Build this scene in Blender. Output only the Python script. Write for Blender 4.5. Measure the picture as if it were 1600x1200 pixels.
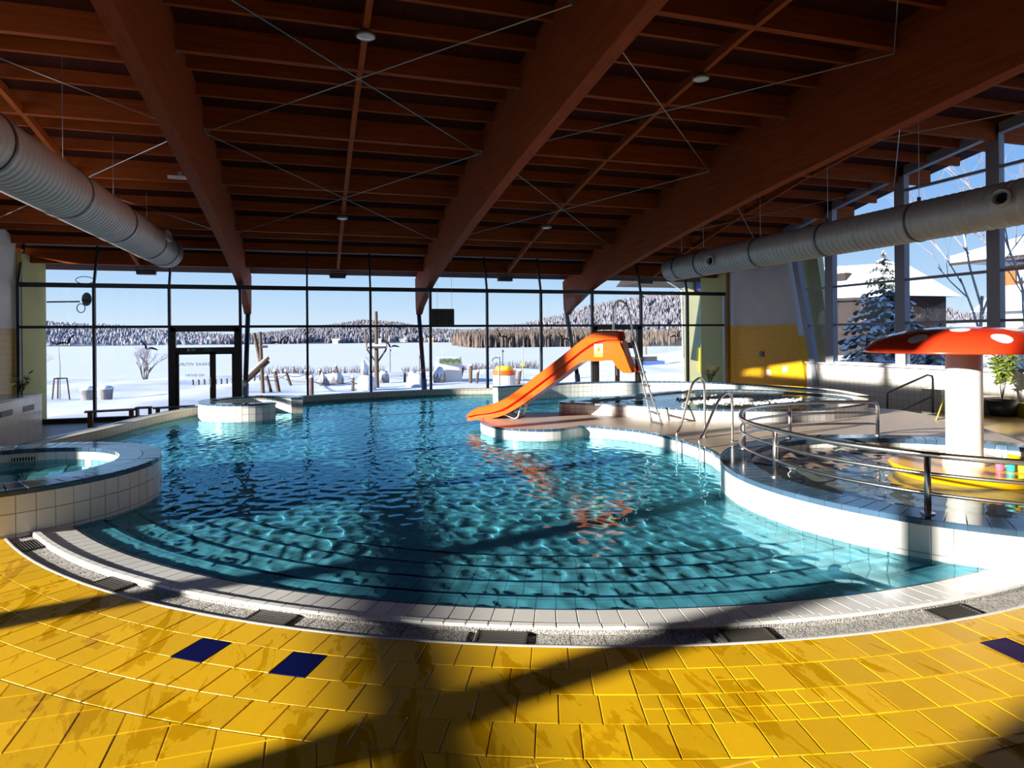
import bpy, bmesh, math, random
import numpy as np
from mathutils import Vector, Matrix
from mathutils.geometry import tessellate_polygon

random.seed(7)
PI = math.pi
SC = bpy.context.scene
COL = SC.collection
for _o in list(bpy.data.objects):
    bpy.data.objects.remove(_o)

# ------------------------------------------------------------------ camera
YAW, ROLL, EYE = 0.2983, -0.0082, 2.0
cam = bpy.data.cameras.new('camera')
cam.sensor_width = 36.0
cam.lens = 1009.86 / 1600 * 36
cam.shift_y = -(600 - 526.47) / 1600
cam.clip_end = 4000
cam_o = bpy.data.objects.new('camera', cam)
COL.objects.link(cam_o)
_n = Vector((math.sin(YAW), math.cos(YAW), 0)); _r = Vector((math.cos(YAW), -math.sin(YAW), 0)); _u = Vector((0, 0, 1))
_R = _r * math.cos(ROLL) + _u * math.sin(ROLL)
_U = -_r * math.sin(ROLL) + _u * math.cos(ROLL)
_m = Matrix((_R, _U, -_n)).transposed().to_4x4()
_m.translation = Vector((0, 0, EYE))
cam_o.matrix_world = _m
SC.camera = cam_o

# ------------------------------------------------------------------ world, sun, exposure
SUN_AZ, SUN_EL, SUN_E = math.radians(76.5), math.radians(12.3), 15.0
world = bpy.data.worlds.new('sky')
SC.world = world
world.use_nodes = True
_t = world.node_tree
_bg = _t.nodes['Background']
_tc = _t.nodes.new('ShaderNodeTexCoord')
_sx = _t.nodes.new('ShaderNodeSeparateXYZ')
_rp = _t.nodes.new('ShaderNodeValToRGB')
_mr = _t.nodes.new('ShaderNodeMapRange')
_t.links.new(_tc.outputs['Generated'], _sx.inputs[0])
_t.links.new(_sx.outputs['Z'], _mr.inputs[0])
_mr.inputs[1].default_value = -0.1; _mr.inputs[2].default_value = 1.0
_t.links.new(_mr.outputs[0], _rp.inputs[0])
_t.links.new(_rp.outputs[0], _bg.inputs[0])
_cr = _rp.color_ramp
_cr.elements[0].position = 0.0; _cr.elements[0].color = (.72, .82, .93, 1)
_cr.elements[1].position = 1.0; _cr.elements[1].color = (.05, .17, .50, 1)
for _p, _c in ((.092, (.72, .85, .97)), (.15, (.50, .71, .95)), (.27, (.24, .48, .90)), (.45, (.13, .33, .78))):
    _e = _cr.elements.new(_p); _e.color = (*_c, 1)
_bg.inputs[1].default_value = 1.0

sun = bpy.data.lights.new('sun', 'SUN')
sun.energy = SUN_E
sun.angle = math.radians(0.9)
sun.color = (1.0, .93, .82)
sun_o = bpy.data.objects.new('sun', sun)
COL.objects.link(sun_o)
_d = Vector((math.sin(SUN_AZ) * math.cos(SUN_EL), math.cos(SUN_AZ) * math.cos(SUN_EL), -math.sin(SUN_EL)))
sun_o.rotation_euler = _d.to_track_quat('-Z', 'Y').to_euler()
sun_o.location = (-30, -6, 12)
sun.cycles.is_caustics_light = True

SC.view_settings.view_transform = 'Standard'
SC.view_settings.look = 'None'
SC.view_settings.gamma = 1.0
SC.view_settings.use_curve_mapping = False
SC.view_settings.exposure = 0.12
SC.cycles.max_bounces = 9
SC.cycles.diffuse_bounces = 5
SC.cycles.glossy_bounces = 4
SC.cycles.transmission_bounces = 6
SC.cycles.transparent_max_bounces = 24
SC.cycles.caustics_reflective = False
SC.cycles.caustics_refractive = True
SC.cycles.sample_clamp_indirect = 4.0

# ------------------------------------------------------------------ materials
M = {}

def _nodes(name):
    m = bpy.data.materials.new(name); m.use_nodes = True
    t = m.node_tree
    return m, t, t.nodes['Principled BSDF']

def pm(name, col, rough=.5, metal=0.0, var=0.0, scale=4.0, bump=0.0, bscale=60.0, spec=.5, rnd=0.0, stretch=(1, 1, 1), coat=0.0):
    m, t, b = _nodes(name)
    b.inputs['Base Color'].default_value = (*col, 1)
    b.inputs['Roughness'].default_value = rough
    b.inputs['Metallic'].default_value = metal
    b.inputs['Specular IOR Level'].default_value = spec
    b.inputs['Coat Weight'].default_value = coat
    src = None
    if var or bump:
        tc = t.nodes.new('ShaderNodeTexCoord'); mp = t.nodes.new('ShaderNodeMapping')
        mp.inputs['Scale'].default_value = stretch
        t.links.new(tc.outputs['Object'], mp.inputs[0])
    if var:
        nz = t.nodes.new('ShaderNodeTexNoise'); nz.inputs['Scale'].default_value = scale; nz.inputs['Detail'].default_value = 5
        t.links.new(mp.outputs[0], nz.inputs['Vector'])
        mr = t.nodes.new('ShaderNodeMapRange'); mr.inputs[1].default_value = .3; mr.inputs[2].default_value = .7
        mr.inputs[3].default_value = 1 - var; mr.inputs[4].default_value = 1 + var
        t.links.new(nz.outputs[0], mr.inputs[0]); src = mr.outputs[0]
    if rnd:
        oi = t.nodes.new('ShaderNodeObjectInfo'); mr2 = t.nodes.new('ShaderNodeMapRange')
        mr2.inputs[3].default_value = 1 - rnd; mr2.inputs[4].default_value = 1 + rnd * .6
        t.links.new(oi.outputs['Random'], mr2.inputs[0])
        if src is None:
            src = mr2.outputs[0]
        else:
            mu = t.nodes.new('ShaderNodeMath'); mu.operation = 'MULTIPLY'
            t.links.new(src, mu.inputs[0]); t.links.new(mr2.outputs[0], mu.inputs[1]); src = mu.outputs[0]
    if src is not None:
        vm = t.nodes.new('ShaderNodeVectorMath'); vm.operation = 'SCALE'
        vm.inputs[0].default_value = col
        t.links.new(src, vm.inputs['Scale']); t.links.new(vm.outputs[0], b.inputs['Base Color'])
    if bump:
        nb = t.nodes.new('ShaderNodeTexNoise'); nb.inputs['Scale'].default_value = bscale; nb.inputs['Detail'].default_value = 4
        t.links.new(mp.outputs[0], nb.inputs['Vector'])
        bp = t.nodes.new('ShaderNodeBump'); bp.inputs['Strength'].default_value = bump; bp.inputs['Distance'].default_value = .02
        t.links.new(nb.outputs[0], bp.inputs['Height']); t.links.new(bp.outputs[0], b.inputs['Normal'])
    M[name] = m
    return m

def brick(name, col, grout, w, h, mortar=.006, rough=.2, coord='UV', col2=None, offset=0.0, rot=0.0):
    m, t, b = _nodes(name)
    tc = t.nodes.new('ShaderNodeTexCoord'); mp = t.nodes.new('ShaderNodeMapping'); br = t.nodes.new('ShaderNodeTexBrick')
    mp.inputs['Rotation'].default_value = (0, 0, rot)
    t.links.new(tc.outputs[coord], mp.inputs[0]); t.links.new(mp.outputs[0], br.inputs['Vector'])
    c2 = col2 or tuple(min(1, c * 1.06) for c in col)
    br.inputs['Color1'].default_value = (*col, 1); br.inputs['Color2'].default_value = (*c2, 1); br.inputs['Mortar'].default_value = (*grout, 1)
    br.inputs['Scale'].default_value = 1.0; br.inputs['Mortar Size'].default_value = mortar; br.inputs['Mortar Smooth'].default_value = .1
    br.inputs['Brick Width'].default_value = w; br.inputs['Row Height'].default_value = h
    br.offset = offset; br.squash = 1.0
    t.links.new(br.outputs['Color'], b.inputs['Base Color'])
    b.inputs['Roughness'].default_value = rough
    bp = t.nodes.new('ShaderNodeBump'); bp.inputs['Strength'].default_value = .4; bp.inputs['Distance'].default_value = .004; bp.invert = True
    t.links.new(br.outputs['Fac'], bp.inputs['Height']); t.links.new(bp.outputs[0], b.inputs['Normal'])
    M[name] = m
    return m

def yellow_tile(name, col, wetcol):
    """glazed floor tile with wet streaks: wet film darkens the glaze and makes it glossier"""
    m, t, b = _nodes(name)
    g = t.nodes.new('ShaderNodeNewGeometry'); mp = t.nodes.new('ShaderNodeMapping')
    mp.inputs['Rotation'].default_value = (0, 0, .35); mp.inputs['Scale'].default_value = (2.4, .75, 1)
    t.links.new(g.outputs['Position'], mp.inputs[0])
    nz = t.nodes.new('ShaderNodeTexNoise'); nz.inputs['Scale'].default_value = 1.7; nz.inputs['Detail'].default_value = 6; nz.inputs['Roughness'].default_value = .62
    nz.inputs['Distortion'].default_value = 1.1
    t.links.new(mp.outputs[0], nz.inputs['Vector'])
    rp = t.nodes.new('ShaderNodeMapRange'); rp.inputs[1].default_value = .545; rp.inputs[2].default_value = .575
    t.links.new(nz.outputs[0], rp.inputs[0])
    oi = t.nodes.new('ShaderNodeObjectInfo'); mr2 = t.nodes.new('ShaderNodeMapRange'); mr2.inputs[3].default_value = .86; mr2.inputs[4].default_value = 1.08
    t.links.new(oi.outputs['Random'], mr2.inputs[0])
    mx = t.nodes.new('ShaderNodeMix'); mx.data_type = 'RGBA'
    mx.inputs[6].default_value = (*col, 1); mx.inputs[7].default_value = (*wetcol, 1)
    t.links.new(rp.outputs[0], mx.inputs[0])
    vm = t.nodes.new('ShaderNodeVectorMath'); vm.operation = 'SCALE'
    t.links.new(mx.outputs[2], vm.inputs[0]); t.links.new(mr2.outputs[0], vm.inputs['Scale'])
    t.links.new(vm.outputs[0], b.inputs['Base Color'])
    mr = t.nodes.new('ShaderNodeMapRange'); mr.inputs[3].default_value = .34; mr.inputs[4].default_value = .10
    t.links.new(rp.outputs[0], mr.inputs[0]); t.links.new(mr.outputs[0], b.inputs['Roughness'])
    nb = t.nodes.new('ShaderNodeTexNoise'); nb.inputs['Scale'].default_value = 14; nb.inputs['Detail'].default_value = 3
    t.links.new(g.outputs['Position'], nb.inputs['Vector'])
    bp = t.nodes.new('ShaderNodeBump'); bp.inputs['Strength'].default_value = .12; bp.inputs['Distance'].default_value = .01
    t.links.new(nb.outputs[0], bp.inputs['Height']); t.links.new(bp.outputs[0], b.inputs['Normal'])
    M[name] = m

def wood(name, col, dark, axis='Y', lam=.04, rough=.55):
    """glued laminated timber: thin lamella lines and grain running along the member"""
    m, t, b = _nodes(name)
    tc = t.nodes.new('ShaderNodeTexCoord'); mp = t.nodes.new('ShaderNodeMapping')
    sc = {'X': (1.2, 22, 22), 'Y': (22, 1.2, 22), 'Z': (22, 22, 1.2)}[axis]
    mp.inputs['Scale'].default_value = sc
    t.links.new(tc.outputs['Object'], mp.inputs[0])
    nz = t.nodes.new('ShaderNodeTexNoise'); nz.inputs['Scale'].default_value = 1.0; nz.inputs['Detail'].default_value = 7; nz.inputs['Roughness'].default_value = .6
    t.links.new(mp.outputs[0], nz.inputs['Vector'])
    rp = t.nodes.new('ShaderNodeMapRange'); rp.inputs[1].default_value = .32; rp.inputs[2].default_value = .68
    t.links.new(nz.outputs[0], rp.inputs[0])
    mx = t.nodes.new('ShaderNodeMix'); mx.data_type = 'RGBA'
    mx.inputs[6].default_value = (*dark, 1); mx.inputs[7].default_value = (*col, 1)
    t.links.new(rp.outputs[0], mx.inputs[0])
    t.links.new(mx.outputs[2], b.inputs['Base Color'])
    b.inputs['Roughness'].default_value = .75
    b.inputs['Specular IOR Level'].default_value = .15
    M[name] = m

pm('steel', (.74, .71, .67), .28, 1.0)
pm('steel_dark', (.25, .25, .26), .35, .8)
pm('cable', (.45, .45, .46), .35, .9)
pm('frame_dark', (.018, .022, .028), .4)
pm('frame_brown', (.030, .017, .012), .45)
pm('frame_grey', (.30, .30, .35), .4)
pm('frame_light', (.42, .43, .47), .35)
pm('plaster', (.74, .71, .68), .9, var=.05, scale=1.5, bump=.08)
pm('plaster_out', (.50, .44, .16), .9, var=.08, scale=.8)
pm('duct', (.50, .49, .45), .5, .25, var=.05, scale=2)
pm('duct_band', (.12, .12, .12), .4, .5)
pm('white_tile', (.80, .785, .75), .15, rnd=.05)
pm('beige_tile', (.62, .56, .47), .3, rnd=.06)
pm('blue_tile', (.05, .10, .165), .12, rnd=.22)
pm('navy_tile', (.004, .008, .075), .12)
pm('grout', (.62, .57, .48), .9, var=.15, scale=6)
pm('grout_dark', (.16, .15, .14), .9)
pm('gutter_stone', (.40, .38, .36), .9, var=.75, scale=85, bump=1.0, bscale=90)
pm('grate', (.05, .045, .04), .5)
pm('void', (.008, .008, .008), 1.0)
pm('slide_orange', (.88, .115, .008), .22, coat=.4)
pm('cap_red', (.72, .045, .012), .16, coat=.6)
pm('white_paint', (.80, .77, .74), .35)
pm('yellow_paint', (.85, .45, .004), .22, coat=.3)
pm('olive_paint', (.50, .40, .02), .6)
pm('black', (.012, .012, .013), .5)
pm('lamp_grey', (.30, .31, .32), .35, .4)
pm('lamp_glass', (.75, .78, .80), .15)
pm('snow', (.70, .74, .82), .85, bump=.35, bscale=3.0)
pm('ice_snow', (.70, .74, .82), .8, var=.03, scale=.02)
pm('bark', (.10, .075, .065), .9, var=.3, scale=8)
pm('twig_frost', (.24, .21, .22), .9)
pm('twig_brown', (.15, .10, .075), .9)
pm('birch', (.50, .43, .38), .8, var=.35, scale=5, stretch=(1, 1, 3))
pm('needles', (.060, .075, .062), .8, var=.4, scale=3)
pm('needle_snow', (.82, .85, .92), .85)
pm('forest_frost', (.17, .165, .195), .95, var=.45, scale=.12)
pm('forest_pale', (.27, .275, .325), .95, var=.15, scale=.08)  # paler than the other woods: mist over the lake is put into the colour
pm('forest_brown', (.125, .095, .078), .95, var=.4, scale=.3)
pm('post_wood', (.095, .062, .045), .85, var=.25, scale=5)
pm('stone', (.20, .20, .22), .9, var=.3, scale=3, bump=.5, bscale=6)
pm('leaf', (.055, .11, .022), .45, var=.3, scale=6)
pm('leaf_light', (.20, .27, .035), .45, var=.3, scale=6)
pm('pot', (.03, .03, .028), .5)
pm('bench_wood', (.17, .075, .035), .5, var=.2, scale=4)
pm('chalet_wood', (.26, .085, .02), .8, var=.25, scale=2)
pm('dark_wood', (.022, .013, .011), .8, var=.25, scale=2)
pm('house_wall', (.72, .70, .62), .9, var=.05, scale=1)
pm('house_green', (.58, .58, .32), .9, var=.06, scale=1)
pm('brown_panel', (.13, .075, .045), .6, var=.15, scale=2)
pm('paper', (.72, .74, .80), .8)
pm('ink', (.03, .03, .035), .7)
pm('sign_yellow', (.85, .70, .03), .5)
pm('sign_red', (.55, .02, .03), .5)
pm('sign_blue', (.05, .15, .45), .5)
pm('sign_green', (.01, .12, .05), .5)
pm('sign_olive', (.055, .052, .034), .6)
pm('sign_white', (.82, .82, .80), .5)
pm('teal', (.02, .45, .50), .35)
pm('pink', (.75, .12, .22), .35)
pm('lime', (.45, .60, .03), .4)
pm('vent_grey', (.10, .10, .11), .5)
yellow_tile('yellow_tile', (.82, .465, .006), (.66, .34, .004))
brick('pool_bottom', (.82, .95, .96), (.46, .66, .70), .25, .125, .006, .4, 'Object', offset=.5)
brick('pool_wall', (.80, .84, .82), (.42, .47, .47), .155, .24, .005, .25, 'UV')
brick('tub_tile', (.78, .765, .73), (.42, .40, .36), .155, .16, .006, .18, 'UV')
brick('curb_beige', (.58, .52, .43), (.30, .26, .21), .15, .15, .006, .4, 'UV')
brick('blue_cap', (.045, .085, .14), (.22, .27, .33), .16, .3, .007, .12, 'UV')
brick('deck_tile', (.47, .37, .295), (.30, .23, .18), .24, .115, .004, .42, 'Object', offset=.5)
brick('far_floor', (.30, .19, .10), (.18, .11, .06), .24, .24, .006, .4, 'Object')
brick('far_floor_yellow', (.50, .30, .05), (.35, .22, .05), .24, .24, .006, .3, 'Object')
brick('plinth_tile', (.72, .68, .62), (.40, .37, .33), .2, .2, .006, .2, 'UV')
brick('tan_tile', (.62, .40, .13), (.40, .27, .10), .2, .2, .006, .5, 'UV')
brick('yellow_wall_tile', (.92, .47, .002), (.70, .36, .006), .2, .2, .005, .6, 'UV')
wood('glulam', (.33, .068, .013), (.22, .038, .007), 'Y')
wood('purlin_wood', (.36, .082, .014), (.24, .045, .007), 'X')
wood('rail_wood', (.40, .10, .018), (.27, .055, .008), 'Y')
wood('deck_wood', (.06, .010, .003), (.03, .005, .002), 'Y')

def glass_mat(name, tint, k=.05):
    m = bpy.data.materials.new(name); m.use_nodes = True; t = m.node_tree; t.nodes.clear()
    o = t.nodes.new('ShaderNodeOutputMaterial'); mx = t.nodes.new('ShaderNodeMixShader')
    tr = t.nodes.new('ShaderNodeBsdfTransparent'); gl = t.nodes.new('ShaderNodeBsdfGlossy'); lw = t.nodes.new('ShaderNodeLayerWeight')
    tr.inputs[0].default_value = (*tint, 1); gl.inputs['Roughness'].default_value = 0.0
    p = t.nodes.new('ShaderNodeMath'); p.operation = 'POWER'; p.inputs[1].default_value = 5
    a = t.nodes.new('ShaderNodeMath'); a.operation = 'MULTIPLY_ADD'; a.inputs[1].default_value = .8; a.inputs[2].default_value = k
    t.links.new(lw.outputs['Facing'], p.inputs[0]); t.links.new(p.outputs[0], a.inputs[0])
    t.links.new(a.outputs[0], mx.inputs[0]); t.links.new(tr.outputs[0], mx.inputs[1]); t.links.new(gl.outputs[0], mx.inputs[2])
    t.links.new(mx.outputs[0], o.inputs[0]); M[name] = m

def water_mat(name, tint):
    m = bpy.data.materials.new(name); m.use_nodes = True; t = m.node_tree; t.nodes.clear()
    o = t.nodes.new('ShaderNodeOutputMaterial'); g = t.nodes.new('ShaderNodeBsdfGlass')
    g.inputs['Color'].default_value = (*tint, 1); g.inputs['Roughness'].default_value = 0.0; g.inputs['IOR'].default_value = 1.33
    t.links.new(g.outputs[0], o.inputs[0]); M[name] = m

glass_mat('glass', (.975, .985, .985), .02)
water_mat('water', (.40, .82, .96))
water_mat('water_clear', (.86, .96, .98))

# ------------------------------------------------------------------ mesh helpers
class MB:
    def __init__(s):
        s.v = []; s.f = []; s.uv = []          # uv: per face list of (u,v) or None

    def add(s, vs, fs, uvs=None):
        k = len(s.v); s.v += [tuple(p) for p in vs]
        for i, f in enumerate(fs):
            s.f.append(tuple(k + j for j in f)); s.uv.append(uvs[i] if uvs else None)
        return s

    def box(s, c, d, rz=0.0, mat=None):
        hx, hy, hz = d[0] / 2, d[1] / 2, d[2] / 2
        p = [Vector((x, y, z)) for z in (-hz, hz) for y in (-hy, hy) for x in (-hx, hx)]
        if rz:
            r = Matrix.Rotation(rz, 3, 'Z'); p = [r @ q for q in p]
        if mat is not None:
            p = [mat @ q for q in p]
        c = Vector(c)
        return s.add([q + c for q in p], [(0, 2, 3, 1), (4, 5, 7, 6), (0, 1, 5, 4), (2, 6, 7, 3), (0, 4, 6, 2), (1, 3, 7, 5)])

    def bar(s, p, q, w, h):
        p, q = Vector(p), Vector(q); d = (q - p); L = d.length; d.normalize()
        up = Vector((0, 0, 1)) if abs(d.z) < .95 else Vector((0, 1, 0))
        sd = d.cross(up).normalized(); up = sd.cross(d)
        vs = []
        for e in (p, q):
            for a, b in ((-1, -1), (1, -1), (1, 1), (-1, 1)):
                vs.append(e + sd * (a * w / 2) + up * (b * h / 2))
        return s.add(vs, [(0, 1, 2, 3), (7, 6, 5, 4), (0, 4, 5, 1), (1, 5, 6, 2), (2, 6, 7, 3), (3, 7, 4, 0)])

    def tube(s, pts, r, n=8, closed=False, caps=True):
        pts = [Vector(p) for p in pts]; N = len(pts)
        rr = r if isinstance(r, (list, tuple)) else [r] * N
        t0 = (pts[1] - pts[0]).normalized()
        ref = Vector((0, 0, 1)) if abs(t0.z) < .9 else Vector((1, 0, 0))
        nrm = t0.cross(ref).normalized()
        vs = []; prev = t0
        for i in range(N):
            if closed:
                t = (pts[(i + 1) % N] - pts[i - 1]).normalized()
            else:
                t = (pts[min(i + 1, N - 1)] - pts[max(i - 1, 0)]).normalized()
            ax = prev.cross(t)
            if ax.length > 1e-6:
                nrm = Matrix.Rotation(prev.angle(t), 3, ax.normalized()) @ nrm
            prev = t
            b = t.cross(nrm)
            for j in range(n):
                a = 2 * PI * j / n
                vs.append(pts[i] + (nrm * math.cos(a) + b * math.sin(a)) * rr[i])
        fs = []
        for i in range(N if closed else N - 1):
            k, k2 = i * n, ((i + 1) % N) * n
            for j in range(n):
                fs.append((k + j, k + (j + 1) % n, k2 + (j + 1) % n, k2 + j))
        if caps and not closed:
            fs += [tuple(range(n - 1, -1, -1)), tuple((N - 1) * n + j for j in range(n))]
        return s.add(vs, fs)

    def lathe(s, prof, n=24, c=(0, 0, 0)):
        vs = []; fs = []
        for r, z in prof:
            for j in range(n):
                a = 2 * PI * j / n
                vs.append((c[0] + max(r, 1e-4) * math.cos(a), c[1] + max(r, 1e-4) * math.sin(a), c[2] + z))
        for i in range(len(prof) - 1):
            for j in range(n):
                fs.append((i * n + j, i * n + (j + 1) % n, (i + 1) * n + (j + 1) % n, (i + 1) * n + j))
        return s.add(vs, fs)

    def prism(s, poly, z0, z1):
        n = len(poly)
        vs = [(p[0], p[1], z0) for p in poly] + [(p[0], p[1], z1) for p in poly]
        tris = tessellate_polygon([[Vector((p[0], p[1], 0)) for p in poly]])
        fs = [(b + n, a + n, c + n) for a, b, c in tris] + [(a, b, c) for a, b, c in tris]
        fs += [(i, (i + 1) % n, n + (i + 1) % n, n + i) for i in range(n)]
        return s.add(vs, fs)

    def wall(s, pts, z0, z1, closed=False):
        """vertical ribbon with UV in metres (u along, v up)"""
        n = len(pts); u = 0.0
        for i in range(n if closed else n - 1):
            a, b = pts[i], pts[(i + 1) % n]
            L = math.hypot(b[0] - a[0], b[1] - a[1])
            s.add([(a[0], a[1], z0), (b[0], b[1], z0), (b[0], b[1], z1), (a[0], a[1], z1)], [(0, 1, 2, 3)],
                  [[(u, z0), (u + L, z0), (u + L, z1), (u, z1)]])
            u += L
        return s

    def ribbon(s, pa, pb, za, zb=None, closed=False):
        """flat ribbon between two plan polylines, UV in metres"""
        zb = za if zb is None else zb
        n = len(pa); u = 0.0
        for i in range(n if closed else n - 1):
            j = (i + 1) % n
            L = math.hypot(pa[j][0] - pa[i][0], pa[j][1] - pa[i][1]); W = math.hypot(pa[i][0] - pb[i][0], pa[i][1] - pb[i][1])
            s.add([(*pa[i], za), (*pa[j], za), (*pb[j], zb), (*pb[i], zb)], [(0, 1, 2, 3)], [[(u, 0), (u + L, 0), (u + L, W), (u, W)]])
            u += L
        return s

    def mesh(s, name, mat=None, smooth=False, fix=True, merge=False):
        me = bpy.data.meshes.new(name)
        me.from_pydata(s.v, [], s.f)
        if any(x is not None for x in s.uv):
            ul = me.uv_layers.new(name='UVMap'); k = 0; flat = []
            for f, x in zip(s.f, s.uv):
                for j in range(len(f)):
                    flat += list(x[j]) if x is not None else [0.0, 0.0]
            ul.data.foreach_set('uv', flat)
        if fix or merge:
            bm = bmesh.new(); bm.from_mesh(me)
            if merge:
                bmesh.ops.remove_doubles(bm, verts=bm.verts, dist=1e-4)
            bmesh.ops.recalc_face_normals(bm, faces=bm.faces)
            bm.to_mesh(me); bm.free()
        if smooth:
            me.polygons.foreach_set('use_smooth', [True] * len(me.polygons))
        if mat:
            me.materials.append(M[mat])
        return me

def link(name, me, parent=None, loc=None, rz=None):
    o = bpy.data.objects.new(name, me); COL.objects.link(o)
    if loc is not None: o.location = loc
    if rz is not None: o.rotation_euler = (0, 0, rz)
    if parent is not None:
        o.parent = parent
        if parent.get('_org') is not None:
            o.matrix_parent_inverse = Matrix.Translation(-Vector(parent['_org']))
    return o

def obj(name, mb, mat, parent=None, smooth=False, fix=True, merge=False, wet=False):
    o = link(name, mb.mesh(name, mat, smooth, fix, merge), parent)
    if wet: o.cycles.is_caustics_receiver = True
    return o

def shade_auto(o, ang=40):
    me = o.data
    me.polygons.foreach_set('use_smooth', [True] * len(me.polygons))
    try:
        bm = bmesh.new(); bm.from_mesh(me); c = math.radians(ang)
        for e in bm.edges:
            e.smooth = not (len(e.link_faces) == 2 and e.calc_face_angle(0) > c)
        bm.to_mesh(me); bm.free()
    except Exception:
        pass
    return o

def tag(o, label=None, cat=None, group=None, kind=None):
    if label: o['label'] = label
    if cat: o['category'] = cat
    if group: o['group'] = group
    if kind: o['kind'] = kind
    return o

def thing(name, loc, label, cat=None, group=None, kind=None):
    """an Empty at the thing's base; parts are given in world coordinates"""
    o = bpy.data.objects.new(name, None); COL.objects.link(o)
    o.empty_display_size = .2
    o.location = loc; o['_org'] = tuple(loc)
    return tag(o, label, cat, group, kind)

def struct(name, mb, mat, label=None, parent=None, **k):
    o = obj(name, mb, mat, parent, **k)
    if parent is None: tag(o, label, None, None, 'structure')
    return o

def copy_tree(root, delta, label=None):
    """copy of a thing with copies of its parts and sub-parts, moved by delta"""
    def rec(o, par):
        c = o.copy(); COL.objects.link(c)
        if par is not None: c.parent = par
        for ch in o.children: rec(ch, c)
        return c
    kids = rec(root, None)
    kids.location = Vector(root.location) + Vector(delta)
    if label: kids['label'] = label
    return kids

def arc(c, r, a0, a1, n):
    return [(c[0] + r * math.cos(math.radians(a0 + (a1 - a0) * i / n)), c[1] + r * math.sin(math.radians(a0 + (a1 - a0) * i / n))) for i in range(n + 1)]

def smooth_path(p, k=6, closed=False):
    out = []; n = len(p)
    for i in range(n if closed else n - 1):
        P = [np.array(p[(i + j) % n] if closed else p[min(max(i + j, 0), n - 1)], float) for j in (-1, 0, 1, 2)]
        for s in range(k):
            t = s / k
            out.append(tuple(.5 * (2 * P[1] + (P[2] - P[0]) * t + (2 * P[0] - 5 * P[1] + 4 * P[2] - P[3]) * t * t + (3 * P[1] - P[0] - 3 * P[2] + P[3]) * t ** 3)))
    if not closed: out.append(tuple(float(x) for x in p[-1]))
    return out

def offset(p, d, closed=False):
    """plan polyline moved d to its left"""
    n = len(p); out = []
    for i in range(n):
        a = p[i - 1] if (closed or i > 0) else p[i]
        b = p[(i + 1) % n] if (closed or i < n - 1) else p[i]
        dx, dy = b[0] - a[0], b[1] - a[1]; L = math.hypot(dx, dy) or 1
        out.append((p[i][0] - dy / L * d, p[i][1] + dx / L * d))
    return out

def inside(poly, X, Y):
    """vectorised point in polygon"""
    r = np.zeros(X.shape, bool); n = len(poly); j = n - 1
    for i in range(n):
        xi, yi = poly[i]; xj, yj = poly[j]
        c = ((yi > Y) != (yj > Y)) & (X < (xj - xi) * (Y - yi) / ((yj - yi) or 1e-12) + xi)
        r ^= c; j = i
    return r
# ================================================================== THE HALL
YF, XL, XR = 23.2, -8.68, 16.78          # window front, side walls
ZF = -.55                                 # lower floor round the raised pool
Z1, Z2 = 3.716, 2.42                      # transoms of the window front
K0, BAY = -6.556, 2.1214                  # first mullion and bay width
def roof_z(y): return 7.95 - .00684 * (y - 3) ** 2
BEAM_X = [K0 + BAY * k for k in (2, 5, 8)]
C0 = (4.36, 11.78)                        # centre of the big pool circle

# ---- lower floor with a hole for the basin
near = arc(C0, 7.80, -62, -166, 90)
left_far = smooth_path([(-4.75, 12.0), (-4.6, 13.6), (-4.12, 15.23), (-3.56, 17.47), (-2.85, 19.2), (-1.7, 20.5), (-.2, 21.43), (1.83, 22.0), (4.05, 22.28), (6.09, 21.95), (7.7, 21.3)], 5)
ring_wall = smooth_path([(5.45, 19.25), (6.1, 19.5), (6.95, 19.75), (8.2, 19.95), (9.5, 19.85), (10.62, 19.5), (11.85, 18.8), (12.65, 17.8), (13.35, 16.1), (13.55, 14.5), (13.0, 12.9)], 5)
basin = near + left_far + [(8.4, 20.1)] + ring_wall[18:] + [(10.2, 12.0), (8.4, 8.0)]
rim_out = offset(left_far, .28)

lowp = [(XL, 8.0), (-5.4, 8.0), (-5.1, 12.0)] + offset(left_far, .12) + offset(ring_wall, .13)[16:] + [(13.3, 12.3), (XR, 12.3), (XR, YF), (XL, YF)]
lower = struct('floor', MB().add([(p[0], p[1], ZF) for p in lowp], list(tessellate_polygon([[Vector((*p, 0)) for p in lowp]]))), 'far_floor', 'brown tiled lower floor along the windows')
struct('floor_step', MB().box(((XL - 5.4) / 2, 7.95, -.285), (-5.4 - XL, .1, .53)), 'plinth_tile', 'tiled step between the yellow floor and the lower floor')

# ---- yellow near floor: bed, ring tiles, straight tiles
bed = MB()
a_in = arc(C0, 8.36, -172, -40, 120); a_out = arc(C0, 24, -172, -40, 120)
bed.ribbon(a_in, a_out, -.0055)
floor = struct('floor', bed, 'grout', 'yellow glazed tile floor in front of the pool')

def tile_mesh(name, mat, corners, z0, z1, gap, bev=.003):
    """one tile: chamfered slab from its plan corners (ccw)"""
    n = len(corners); cx = sum(p[0] for p in corners) / n; cy = sum(p[1] for p in corners) / n
    # shrink towards the centre by gap/2 using edge offsets
    ins = offset(corners, gap / 2, True); top = offset(corners, gap / 2 + bev, True)
    vs = [(*p, z0) for p in ins] + [(*p, z1 - bev) for p in ins] + [(*p, z1) for p in top]
    fs = []
    for i in range(n):
        j = (i + 1) % n
        fs += [(i, j, n + j, n + i), (n + i, n + j, 2 * n + j, 2 * n + i)]
    fs.append(tuple(2 * n + i for i in range(n)))
    me = bpy.data.meshes.new(name); me.from_pydata(vs, [], fs); me.materials.append(M[mat])
    return me

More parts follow.
